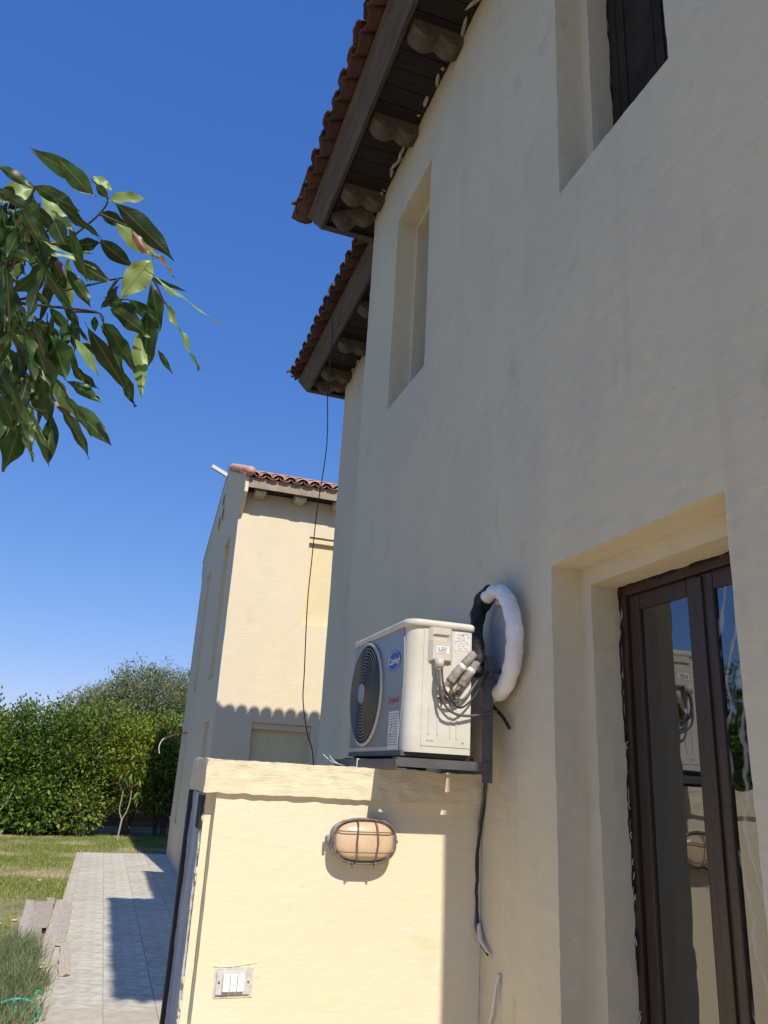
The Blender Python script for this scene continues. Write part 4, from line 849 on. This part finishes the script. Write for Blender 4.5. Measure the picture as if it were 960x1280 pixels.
# coiled refrigerant pipe hung on the wall beside the unit
CO = thing('pipe_coil', 'loop of white wrapped refrigerant pipe hanging on the wall right of the air conditioner', 'pipe', (1.42, 2.80, 0.54))
def arc(cy, cz, ry, rz, a0, a1, n, x0, x1):
    return [(x0 + (x1 - x0) * k / n, cy - math.sin(R(a0 + (a1 - a0) * k / n)) * ry, cz + math.cos(R(a0 + (a1 - a0) * k / n)) * rz) for k in range(n + 1)]
P = arc(2.795, .535, .166, .205, -22, 232, 34, 1.395, 1.415)
b = MB(); b.tube(P, [.028 + .006 * math.sin(math.pi * min(1, k / 34 * 1.1)) + .002 * math.sin(k * 2.3) for k in range(35)], 12); b.rough(.002, 18); here(b.build('wrapped_pipe', M['foam_tube']), CO)
P = arc(2.80, .545, .108, .155, -5, 190, 30, 1.425, 1.43)
b = MB(); b.tube(P, .017, 10); b.rough(.002, 30); here(b.build('inner_pipe', M['grey_tube']), CO)
P = smooth_path([(1.395, 2.815, .752), (1.388, 2.90, .722), (1.37, 2.90, .645), (1.345, 2.84, .560), (1.318, 2.765, .470), (1.308, 2.752, .44)], 6)
b = MB(); b.tube(P, [.026 + .0025 * math.sin(k * 1.3) for k in range(len(P))], 10); b.rough(.004, 25); here(b.build('taped_pipe', M['black_tape']), CO)
P = smooth_path([(1.415, 2.83, .738), (1.41, 2.93, .69), (1.40, 2.95, .60), (1.37, 2.88, .50), (1.33, 2.79, .44), (1.31, 2.76, .40)], 6)
b = MB(); b.tube(P, [.024 + .002 * math.sin(k * 1.7) for k in range(len(P))], 10); b.rough(.004, 25); here(b.build('taped_pipe', M['black_tape']), CO)
P = smooth_path([(1.43, 2.94, .345), (1.43, 2.88, .30), (1.432, 2.78, .245), (1.44, 2.74, .20)], 5)
b = MB(); b.tube(P, .007, 8); here(b.build('cable', M['cable_black']), CO)

b = MB(); b.prism([(1.440, 2.80 + math.sin(2 * math.pi * k / 28) * .100, .545 + math.cos(2 * math.pi * k / 28) * .148) for k in range(28)], (.012, 0, 0)); here(b.build('plastic_wrap', M['grey_tube']), CO)
# ------------------------------------------------------------ bulkhead lamp
LA = thing('bulkhead_lamp', 'oval caged bulkhead lamp with amber glass on the yellow garden wall', 'lamp', (0.957, 3.022, -0.228))
def stad(a, b_, y, n=40, p=2.7, o=0.0):
    out = []
    for k in range(n):
        c_, s_ = math.cos(2 * math.pi * k / n), math.sin(2 * math.pi * k / n)
        out.append((a * abs(c_) ** (2 / p) * (1 if c_ >= 0 else -1), y, b_ * abs(s_) ** (2 / p) * (1 if s_ >= 0 else -1)))
    return out
def shell(mb, rings, cap=True):
    n = len(rings[0]); mb.add([p for r_ in rings for p in r_], [(j * n + i, j * n + (i + 1) % n, (j + 1) * n + (i + 1) % n, (j + 1) * n + i) for j in range(len(rings) - 1) for i in range(n)] + ([tuple(range((len(rings) - 1) * n, len(rings) * n))] if cap else []), True)
b = MB(); shell(b, [stad(.120, .074, .004), stad(.122, .076, -.040), stad(.127, .081, -.056), stad(.124, .078, -.064), stad(.116, .071, -.065), stad(.114, .069, -.054)]); b.rough(.0012, 60); b.build('housing', M['lamp_base'], LA)
b = MB(); shell(b, [stad(.113, .068, -.054)] + [stad(.113 * math.cos(a), .068 * math.cos(a) ** .9, -.058 - .036 * math.sin(a)) for a in [R(8 * k) for k in range(1, 11)]] + [stad(.01, .006, -.094)]); b.build('glass', M['lamp_glass'], LA)
def domey(x, z):
    u = (abs(x) / .118) ** 2.7 + (abs(z) / .073) ** 2.7
    return -.066 - .038 * math.sqrt(max(0, 1 - min(1, u) ** .9))
cg = MB(); rim = stad(.121, .076, -.068); cg.tube(rim + [rim[0]], .0034, 6, caps=False)
for x in (-.040, .042): cg.tube([(x * (1 - .15 * abs(t)), domey(x, .072 * t), .074 * t) for t in [-1 + k / 8 for k in range(17)]], .0024, 6)
for z in (-.036, .034): cg.tube([(.110 * t, domey(.112 * t, z), z) for t in [-1 + k / 8 for k in range(17)]], .0021, 6)
cg.build('cage', M['lamp_wire'], LA)
b = MB(); b.tube([(-.118, -.030, .0), (-.142, -.028, .0)], .012, 10, smooth=False); b.tube([(-.136, -.042, -.014), (-.136, -.042, .016)], .006, 6); b.build('side_screw', M['lamp_base'], LA)
for q_ in (((.122, -.06, .002), (.130, -.06, .002), .006), ((-.045, -.06, -.078), (-.045, -.066, -.090), .004), ((.04, -.06, -.078), (.04, -.066, -.090), .004)):
    b = MB(); b.tube(q_[:2], q_[2], 8); b.build('cage_screw', M['lamp_wire'], LA)

# ------------------------------------------------------------ light switch
SW = thing('light_switch', 'white three gang light switch low on the yellow garden wall', 'light switch', (0.533, 3.022, -0.690))
b = MB(); b.grid((-.066, -.003, -.042), (.066, -.003, -.042), (.066, -.003, .042), (-.066, -.003, .042), .008); b.rough(.003, 40)
b.v = [(x, min(y, -.001), z) for x, y, z in b.v]; b.build('back_plate', M['switch_plate'], SW)
b = MB(); b.box(-.059, .059, -.010, -.003, -.036, .036, bev=.002); fr = b.build('switch_frame', M['switch_plate'], SW)
for k in range(3):
    b = MB(); b.box(-.0115, .0115, -.007, .006, -.026, .026, mtx=Matrix.Rotation(R((-3, 3, 2)[k]), 4, 'X'), bev=.0016)
    o = link('rocker', b.mesh('rocker', M['switch_white']), SW, (-.026 + .0245 * k, -.0165, .002))
for x in (-.050, .050):
    b = MB(); b.tube([(x, -.010, .002), (x, -.0115, .002)], .0045, 8); b.build('screw', M['grey_print'], SW)
b = MB(); b.tube(smooth_path([(-.075, 0, .05), (-.02, 0, .047), (.03, 0, .052), (.075, 0, .056)]), .003, 6); b.tube([(.067, 0, -.045), (-.06, 0, -.047)], .003, 6); b.rough(.003, 60); b.build('plaster_ridge', M['cap_plaster'], SW)

# ------------------------------------------------------------ cables
cb = MB(); cb.tube(smooth_path([(1.50, 6.60, 4.74), (1.445, 6.60, 4.72), (1.425, 6.59, 4.60), (1.46, 6.60, 4.45), (1.50, 6.62, 4.20), (1.505, 6.62, 3.85), (1.50, 6.60, 3.5), (1.54, 6.62, 2.95), (1.505, 6.64, 2.3), (1.50, 6.66, 1.85), (1.49, 6.64, 1.40), (1.505, 6.60, .83), (1.515, 6.60, .58), (1.56, 6.55, .32), (1.62, 6.5, .10), (1.63, 6.4, -.5), (1.6, 6.4, G)], 5), .0048, 6)
tag(cb.build('hanging_cable', M['cable_black']), 'thin black cable hanging from the far eaves down behind the garden wall', 'cable')
cc = thing('corner_cable', 'frayed black cables running down the corner between house and garden wall', 'cable', (1.45, 2.97, 0))
for k, off in enumerate((0, .008)):
    b = MB(); b.tube(smooth_path([(1.452 - off * .4, 2.985 - off, .06), (1.454, 2.975 - off, -.02), (1.452 - off, 2.99, -.12), (1.448, 3.015, -.22), (1.444 + off * .6, 3.018, -.32), (1.444, 3.016, -.44), (1.449 - off, 3.01, -.52), (1.448, 2.975, -.575), (1.450, 2.925, -.60)], 6), .0062 - .002 * k, 6); b.rough(.005, 22); here(b.build('cable', M['cable_black'] if k == 0 else M['cable_grey']), cc)
b = MB(); b.tube(smooth_path([(1.449, 3.005, -.51), (1.446, 2.985, -.555), (1.448, 2.94, -.585), (1.450, 2.905, -.598)], 5), [.006, .008, .009, .009, .010, .010, .009, .008, .007, .006, .005, .005, .004, .004, .003, .002], 6); b.rough(.003, 60); here(b.build('frayed_sleeve', M['cable_white']), cc)
b = MB(); b.tube(smooth_path([(1.455, 2.845, -.645), (1.452, 2.862, -.69), (1.451, 2.885, -.76), (1.45, 2.93, -.86), (1.45, 2.96, -1.0)], 5), .006, 6); b.tube([(1.455, 2.845, -.645), (1.452, 2.85, -.74), (1.452, 2.85, -1.0)], .0022, 5); b.rough(.002, 20)
tag(b.build('conduit_stub', M['cable_white']), 'pale conduit coming out of the house wall low beside the corner', 'conduit')

# ------------------------------------------------------------ weathered planks on the lawn edge
def plank(x0, y0, x1, y1, w, z, label, seed, tilt=0.0):
    d = Vector((x1 - x0, y1 - y0, 0)); ln = d.length; r_ = random.Random(seed)
    b = MB(); n = 10; t = .028
    for j in range(n):
        pass
    vs = []
    for j in range(n + 1):
        y = ln * j / n
        e = r_.uniform(-.006, .006); dx = r_.uniform(-.003, .003)
        rag = [r_.uniform(-.03, .01) if j == 0 else 0 for _ in range(4)]
        for i, u in enumerate((-.5, -.17, .17, .5)): vs.append((u * w + dx + (e if i in (0, 3) else 0), y + rag[i], t + r_.uniform(-.002, .002)))
        for i, u in enumerate((.5, .17, -.17, -.5)): vs.append((u * w + dx + (e if i in (0, 3) else 0), y + rag[3 - i], 0))
    fs = [(j * 8 + i, j * 8 + (i + 1) % 8, (j + 1) * 8 + (i + 1) % 8, (j + 1) * 8 + i) for j in range(n) for i in range(8)] + [tuple(range(8)), tuple(range(n * 8, n * 8 + 8))[::-1]]
    b.add(vs, fs)
    o = b.build('wooden_plank', M['plank']); o.location = (x0, y0, G + z); o.rotation_euler = (tilt, 0, math.atan2(-(x1 - x0), y1 - y0))
    return tag(o, label, 'plank', 'weathered planks lying at the lawn edge')
def PLK(x0, y0, x1, y1, w, *a): return plank(x0 * 1.059, y0 * 1.059, x1 * 1.059, y1 * 1.059, w * 1.059, *a)
PLK(-.49, 8.86, -.60, 11.42, .095, .012, 'outermost narrow plank of the pile, on the grass side', 1)
PLK(-.385, 8.80, -.47, 11.30, .14, .014, 'wide plank with a splintered near end, second from the lawn', 2)
PLK(-.33, 9.6, -.36, 11.40, .09, .045, 'short grey board lying on top of the wide splintered plank', 3, .0)
PLK(-.235, 8.02, -.235, 11.45, .115, .016, 'longest plank, reaching from the pile into the tall grass', 4)
PLK(-.135, 8.86, -.150, 11.20, .105, .018, 'plank with a dark broken end, beside the stone edging', 5)
PLK(-.045, 7.75, -.08, 8.95, .095, .008, 'nearest short plank, lying on the path beside the tall grass', 6)

# green hose and stones
hs = MB(); hs.tube(smooth_path([(-.95, 6.6, G + .03), (-.58, 7.0, G + .05), (-.42, 7.05, G + .10), (-.32, 7.07, G + .11), (-.22, 7.03, G + .09), (-.17, 6.93, G + .03), (-.23, 6.78, G + .02)], 6), .011, 8); hs.tube(smooth_path([(-.36, 7.06, G + .11), (-.33, 6.98, G + .06), (-.37, 6.88, G + .02)], 5), .009, 8)
hs.tube(smooth_path([(-.23, 7.05, G + .09), (-.21, 7.11, G + .15), (-.18, 7.15, G + .12)], 5), .007, 8)
tag(hs.build('garden_hose', M['hose']), 'bright green hose lying in the tall grass at the lower left', 'hose')

# ------------------------------------------------------------ grass
rg = np.random.default_rng(5)
def blades(pts, h0, h1, w, lean, name, m):
    n = len(pts); h = rg.uniform(h0, h1, n); a = rg.uniform(0, 2 * np.pi, n); la = rg.uniform(0, 2 * np.pi, n); le = rg.uniform(0, lean, n) * h
    dx = np.cos(a) * w * .5; dy = np.sin(a) * w * .5; ox = np.cos(la) * le; oy = np.sin(la) * le
    V = np.zeros((n, 5, 3)); x, y = pts[:, 0], pts[:, 1]; z = np.full(n, G - .012)
    V[:, 0] = np.stack([x - dx, y - dy, z], 1); V[:, 1] = np.stack([x + dx, y + dy, z], 1)
    V[:, 2] = np.stack([x + dx * .8 + ox * .35, y + dy * .8 + oy * .35, z + h * .6], 1); V[:, 3] = np.stack([x - dx * .8 + ox * .35, y - dy * .8 + oy * .35, z + h * .6], 1)
    V[:, 4] = np.stack([x + ox, y + oy, z + h], 1)
    i = np.arange(n)[:, None] * 5
    F = np.concatenate([i + [0, 1, 2], i + [0, 2, 3], i + [3, 2, 4]], 0)
    return fast_mesh(name, V.reshape(-1, 3), F, m)
def scatter(x0, x1, y0, y1, dens):
    n = int((x1 - x0) * (y1 - y0) * dens); return np.stack([rg.uniform(x0, x1, n), rg.uniform(y0, y1, n)], 1)
def thin(p, keep): return p[np.array([keep(a, b_) for a, b_ in p])]
def patch(a, b_): return noise.noise(Vector((a * .8, b_ * .5, 3.3))) + .5 * noise.noise(Vector((a * 3, b_ * 2, 1.3)))
p = np.concatenate([scatter(-3.8, -.25, 8.4, 22.2, 2500), scatter(-.25, 3.7, 18.57, 23.0, 1700), scatter(-12, -3.8, 6, 22.2, 250), scatter(-3.8, -.3, 4.2, 8.4, 900)])
p = thin(p, lambda a, b_: rg.random() < (.95 if b_ > 19.7 else max(.22, .62 + 1.1 * patch(a, b_))) and not (-.70 < a < 0 and 8.5 < b_ < 12.3))
link('grass', blades(p, .02, .055, .010, .9, 'grass', M['grass']))
tag(bpy.data.objects['grass'], 'short patchy green lawn grass left of the paved path', 'grass', kind='stuff')
p = np.concatenate([scatter(-1.8, -.14, 5.9, 9.5, 5200)])
p = thin(p, lambda a, b_: (b_ < 9.35 + .3 * math.sin(a * 9)) and a < -.15 - .12 * max(0, b_ - 7.8) - .05 * math.sin(b_ * 7) - rg.random() * .12 and not (b_ < 7.3 and rg.random() < .55))
o = link('grass_clump', blades(p, .07, .24, .006, 1.3, 'grass_clump', M['tall_grass']))
tag(o, 'tall grey green uncut grass in the lower left corner beside the planks', 'tall grass', kind='stuff')
# litter and small stones on the lawn
def pebble(seed): return blob(seed, M['mortar'], (.035, .028, .014))
pb = [pebble(k) for k in range(3)]
for k, (x, y, lab) in enumerate(((-.70, 10.85, 'pale stone in the bare earth left of the planks'), (-.85, 10.64, 'small pale stone at the photo edge left of the planks'), (-.66, 14.2, 'pale stone on the lawn halfway to the hedge'))):
    o = link('stone', pb[k], None, (x, y, G + .01)); tag(o, lab, 'stone', 'pale stones on the lawn'); o.scale = (1.2, 1.2, 1.1)

# ------------------------------------------------------------ hedge shrubs and trees behind the lawn
def leaf_cloud(cx, cy, cz, rx, ry, rz, clusters, per, size, seed, m, spread=.20, power=.45, floor=None, elong=2.0):
    g = np.random.default_rng(seed)
    th = g.uniform(0, 2 * np.pi, clusters); u = g.uniform(-1, 1, clusters); rad = g.uniform(0, 1, clusters) ** power
    d = np.stack([np.sqrt(1 - u * u) * np.cos(th), np.sqrt(1 - u * u) * np.sin(th), u], 1)
    lump = np.array([1 + .26 * noise.noise(Vector(q) * 1.9 + Vector((seed, 0, 0))) + .16 * noise.noise(Vector(q) * 5.1 + Vector((0, seed, 0))) for q in d])
    c = d * (rad * lump)[:, None] * np.array([rx, ry, rz]) + np.array([cx, cy, cz])
    n = clusters * per
    od = np.repeat(d, per, 0) + g.normal(0, .75, (n, 3)) + np.array([0, 0, .25]); od /= np.linalg.norm(od, axis=1)[:, None]
    base = np.repeat(c, per, 0) + g.normal(0, spread * .42, (n, 3)) + od * g.uniform(.0, spread * .6, (n, 1))
    up = g.normal(0, 1, (n, 3)) + np.array([0, 0, .6]); s = np.cross(od, up); s /= np.linalg.norm(s, axis=1)[:, None] + 1e-9
    L_ = size * g.uniform(.6, 1.35, (n, 1)); w = L_ / elong
    nrm = np.cross(s, od)
    V = np.stack([base, base + od * L_ * .5 + s * w * .5 - nrm * L_ * .05, base + od * L_ - nrm * L_ * .18, base + od * L_ * .5 - s * w * .5 - nrm * L_ * .05], 1)
    if floor is not None:
        keep = V[:, :, 2].min(1) > floor; V = V[keep]
    k = len(V); F = np.arange(k * 4).reshape(k, 4)
    return fast_mesh('crown', V.reshape(-1, 3), F, m)
def limbs(name, root, x, y, h, spread, seed, m, n=5, r0=.06):
    r_ = random.Random(seed); b = MB()
    for k in range(n):
        a = r_.uniform(0, 6.28); q = [(x + r_.uniform(-.15, .15), y + r_.uniform(-.1, .1), G - .03)]
        for j in range(1, 6):
            t = j / 5; q.append((q[0][0] + math.cos(a) * spread * t ** 1.3 + r_.uniform(-.07, .07), q[0][1] + math.sin(a) * spread * t ** 1.3 * .6 + r_.uniform(-.07, .07), G + h * t))
        b.tube(smooth_path(q, 3), [r0 * (1 - .75 * i / 15) for i in range(16)], 7)
    here(b.build(name, m), root)
def shrub(x, y, top, rx, mkey, seed, label, clusters=950, per=15, size=.085, name='hedge_shrub', cat='shrub', group='leafy shrubs forming the hedge behind the lawn', bottom=.25, ry=1.25, spread=.20, elong=1.7, trunk='bark', power=.45):
    x *= 1.059; y *= 1.059; top *= 1.059; rx *= 1.059; size *= 1.059
    t = thing(name, label, cat, (x, y, G), group); zc = (G + bottom + top) / 2; rz = (top - G - bottom) / 2
    o = link('crown', leaf_cloud(x, y, zc, rx, ry, rz, clusters, per, size, seed, M[mkey], spread, floor=G + .01, elong=elong, power=power)); here(o, t)
    limbs('trunk', t, x, y, (top - G) * .75, rx * .6, seed, M[trunk]); return t
HS = [(-1.95, 21.6, 1.28, 1.15, 'hedge_dark', 'dark green shrub at the left end of the visible hedge'),
      (-1.0, 21.7, 1.28, 1.05, 'hedge_dark', 'tall dark green shrub left of the bare twig opening in the hedge'),
      (-.15, 21.9, 1.42, 1.0, 'hedge_mid', 'tallest mid green shrub in the middle of the hedge'),
      (.72, 21.7, 1.08, .95, 'hedge_lime', 'bright yellow green shrub behind the young mango sapling'),
      (1.55, 21.9, 1.25, .95, 'hedge_mid', 'mid green shrub in front of the far tree, next to the neighbouring house'),
      (-2.9, 21.9, 1.25, 1.2, 'hedge_mid', 'green shrub cut by the left photo edge')]
for k, (x, y, t, r_, m_, lab) in enumerate(HS): shrub(x, y, t, r_, m_, 20 + k, lab, bottom=(.05 if x < -.5 else .50))
# lower growth: small bushes in front of the gaps
shrub(-.35, 21.0, -.62, .50, 'hedge_mid', 40, 'low bush at the foot of the hedge left of the sapling', 150, 14, .10, bottom=.0, ry=.4)
shrub(-1.4, 20.9, -.55, .75, 'hedge_dark', 41, 'low dark bush at the foot of the hedge near the left edge', 240, 14, .11, bottom=.0, ry=.5)
for k, (x, t) in enumerate(((-4.3, 1.7), (-5.9, 2.1), (-7.6, 1.6), (-9.4, 2.2), (-11.4, 1.9), (-13.4, 2.4))):      # the hedge goes on to the left; the door glass mirrors it
    shrub(x, 22, t, 1.35, ('hedge_dark', 'hedge_mid')[k % 2], 50 + k, ('first', 'second', 'third', 'fourth', 'fifth', 'sixth')[k] + ' hedge shrub to the left beyond the photo edge', 260, 14, .15, bottom=.1)
for k, (x, t) in enumerate(((2.6, 1.8), (3.9, 1.9))): shrub(x, 22.2, t, 1.2, 'hedge_mid', 60 + k, ('hedge shrub hidden behind the corner of the neighbouring house', 'hedge shrub behind the middle of the neighbouring house')[k], 260, 14, .12, bottom=.3)
# far trees
shrub(1.45, 30, 3.55, 2.0, 'tree_grey', 70, 'large grey green feathery tree beyond the hedge, beside the neighbouring house', 2600, 22, .10, 'tree', 'tree', 'trees beyond the hedge', bottom=.9, ry=2.2, spread=.26, elong=2.6, power=.5)
shrub(-.35, 30.5, 2.75, 1.45, 'tree_grey', 71, 'smaller feathery tree beyond the hedge, left of the large one', 1500, 22, .10, 'tree', 'tree', 'trees beyond the hedge', bottom=.9, ry=1.6, spread=.26, elong=2.6, power=.5)
shrub(3.6, 31, 3.6, 1.8, 'tree_grey', 72, 'feathery tree beyond the hedge, hidden behind the neighbouring house', 300, 20, .16, 'tree', 'tree', 'trees beyond the hedge', bottom=1.6, ry=1.6, spread=.34, elong=2.6)
for k, x in enumerate((-8, -12, -16)): shrub(x, 30, 3.6, 2.4, 'hedge_mid', 80 + k, ('nearest', 'middle', 'farthest')[k] + ' large tree to the left beyond the photo edge', 350, 18, .22, 'tree', 'tree', 'trees beyond the hedge', bottom=.8, ry=2.0, spread=.4)

for k, (x, y, t) in enumerate(((-8.2, 15.2, 2.3), (-11.0, 15.0, 2.9), (-6.9, 18.2, 2.2))): shrub(x, y, t, 1.9, 'hedge_mid', 90 + k, ('round tree on the lawn, mirrored in the door glass', 'tallest lawn tree beyond the left photo edge', 'small lawn tree beyond the left photo edge, nearest the hedge')[k], 420, 16, .17, 'tree', 'tree', 'trees on the lawn to the left', bottom=.6, ry=1.7, spread=.3)
# young mango sapling with a forked whitewashed stem
SP = thing('mango_sapling', 'young mango sapling with a forked pale stem and drooping reddish leaves at the path end', 'sapling', (.56, 20.3, G))
b = MB(); b.tube(smooth_path([(.56, 20.3, G - .02), (.585, 20.3, G + .30), (.60, 20.3, G + .50)]), .022, 7); b.tube(smooth_path([(.60, 20.3, G + .48), (.70, 20.3, G + .72), (.73, 20.3, G + 1.05), (.68, 20.3, G + 1.5)]), [.013] * 19, 7); b.tube(smooth_path([(.595, 20.3, G + .48), (.51, 20.3, G + .68), (.52, 20.3, G + .95), (.56, 20.3, G + 1.5)]), [.013] * 19, 7); here(b.build('trunk', M['pale_bark']), SP)
def droop(cx, cz, n, seed, m, ln=.26):
    g = np.random.default_rng(seed); V = []
    for k in range(n):
        a = g.uniform(0, 2 * np.pi); d = np.array([np.cos(a) * .7, np.sin(a) * .7, g.uniform(-1.1, .1)]); d /= np.linalg.norm(d)
        p0 = np.array([cx + g.normal(0, .06), 20.3 + g.normal(0, .06), cz + g.normal(0, .07)]); s = np.cross(d, [0, 0, 1.]); s /= np.linalg.norm(s); l_ = ln * g.uniform(.7, 1.2)
        V.append([p0, p0 + d * l_ * .5 + s * l_ * .13, p0 + d * l_ + np.array([0, 0, -.12 * l_]), p0 + d * l_ * .5 - s * l_ * .13])
    V = np.array(V); return fast_mesh('crown', V.reshape(-1, 3), np.arange(len(V) * 4).reshape(-1, 4), m)
for cx, cz, n, s in ((.68, G + 1.55, 26, 1), (.95, G + 1.45, 22, 2), (.45, G + 1.5, 20, 3), (.70, G + 1.95, 24, 4), (.92, G + 1.05, 12, 5)): here(link('crown', droop(cx, cz, n, s, M['hedge_mid'])), SP)
for cx, cz, n, s in ((.76, G + 1.42, 18, 6), (.42, G + 1.35, 14, 7)):
    o = here(link('young_leaves', droop(cx, cz, n, s, M['young_red'], .22)), SP); o['label'] = 'dark red young leaves'
SP.location = (.56 * 1.059, 20.3 * 1.059, G)
# bare twigs reaching out of the hedge
b = MB(); b.tube(smooth_path([(-2.35, 20.7, G + .0), (-2.2, 20.6, G + .35), (-1.95, 20.55, G + .75), (-1.85, 20.6, G + 1.15)]), [.02 - .0007 * k for k in range(19)], 6); b.tube([(-2.25, 20.62, G + .2), (-1.98, 20.5, G + .02), (-1.9, 20.5, G + .12)], .014, 6)
b.v = [(x * 1.059, y * 1.059, z) for x, y, z in b.v]
tag(b.build('bare_branch', M['pale_bark']), 'bare whitish branch leaning out of the hedge at the left photo edge', 'branch')

# ------------------------------------------------------------ mango tree whose branch reaches in from the left
MT = thing('mango_tree', 'mango branch with long drooping green leaves reaching into the sky at the upper left', 'tree', (-1.75, 1.9, G))
b = MB(); b.tube(smooth_path([(-1.75, 1.9, G - .05), (-1.72, 1.92, -.9), (-1.62, 1.95, -.1), (-1.35, 1.98, .55), (-.95, 2.0, .90), (-.60, 2.02, 1.06), (-.452, 2.04, 1.10)], 5), [.085 - .0026 * k for k in range(31)], 10); b.rough(.006, 8); here(b.build('trunk', M['bark']), MT)
tb = MB()
for tw_ in TWIGS:
    q = smooth_path(tw_, 4); tb.tube(q, [.0045 * (1 - .62 * i / len(q)) for i in range(len(q))], 7)
here(tb.build('twigs', M['twig']), MT)
def mango_leaf(seed):
    """unit leaf along +Y, width 1 along X, face towards +Z; folded along the midrib, curved, with waving edges"""
    r_ = random.Random(seed); ny = 12; arch = r_.uniform(.08, .30); side_ = r_.uniform(-.06, .06); fold = r_.uniform(.10, .26); ph = r_.uniform(0, 6); tw = r_.uniform(-.5, .5); wav = r_.uniform(.03, .10); vs = []
    for j in range(ny + 1):
        t = j / ny; w = .5 * (math.sin(math.pi * min(1, t ** .88)) ** 1.05) * .88 * (1 - .10 * t); w = max(w, .004)
        for i, u in enumerate((-1, -.5, 0, .5, 1)):
            x = u * w; z = abs(u) * fold * w - arch * (t ** 1.6) * 1.0 + (wav * math.sin(t * 15 + ph + (1.7 if u > 0 else 0)) * abs(u) ** 2)
            a = tw * t; xx = x * math.cos(a) - z * math.sin(a) * .3; zz = z + x * math.sin(a)
            vs.append((xx + side_ * math.sin(math.pi * t), t, zz * .62))
    fs = [(j * 5 + i, j * 5 + i + 1, (j + 1) * 5 + i + 1, (j + 1) * 5 + i) for j in range(ny) for i in range(4)]
    b = MB(); b.add(vs, fs, True); b.tube([(0, -.10, .01), (0, 0, 0)], .012, 4); return b
LM = {t: [mango_leaf(s * 7 + 1).mesh('leaf', M[k]) for s in range(14)] for t, k in (('D', 'mango_leaf'), ('L', 'mango_leaf_lit'), ('B', 'mango_leaf_brown'))}
view0 = Vector((0, 0, 0)); rl = random.Random(8)
def add_leaf(bx, by, bz, tx, ty, tz, w, tone, root=MT):
    p = Vector((bx, by, bz)); d = Vector((tx, ty, tz)) - p; ln = d.length; d.normalize()
    v = (view0 - p).normalized(); best = None
    for k in range(24):
        a = 2 * math.pi * k / 24; n0 = d.cross(Vector((.3, .2, 1))).normalized(); nn_ = Matrix.Rotation(a, 3, d) @ n0
        c1 = abs(nn_.dot(v)); c2 = nn_.dot(SUN) * (1 if nn_.dot(v) > 0 else -1)
        if c1 < .55: continue
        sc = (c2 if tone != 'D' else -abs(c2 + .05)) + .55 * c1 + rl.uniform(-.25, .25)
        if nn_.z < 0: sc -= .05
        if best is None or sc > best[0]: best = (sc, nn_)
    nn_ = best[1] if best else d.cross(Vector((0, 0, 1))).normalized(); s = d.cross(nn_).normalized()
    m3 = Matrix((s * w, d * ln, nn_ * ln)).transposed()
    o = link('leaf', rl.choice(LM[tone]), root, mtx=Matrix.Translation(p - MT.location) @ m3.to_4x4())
    if tone == 'B': o['label'] = 'withered brown leaf'
for L_ in LEAVES: add_leaf(*L_)
# the crown goes on outside the picture, to the left
for k in range(30):
    c = Vector((-.98 + rl.uniform(-.42, .12), 2.1 + rl.uniform(-.45, .55), 1.15 + rl.uniform(-.55, .65)))
    for j in range(5):
        d = Vector((rl.uniform(-.6, .6), rl.uniform(-.6, .6), rl.uniform(-1, .1))).normalized() * rl.uniform(.13, .22)
        if (c + d).x > -.2 - .24 * (c + d).y: continue
        add_leaf(*c, *(c + d), rl.uniform(.04, .065), rl.choice('DDDL'))
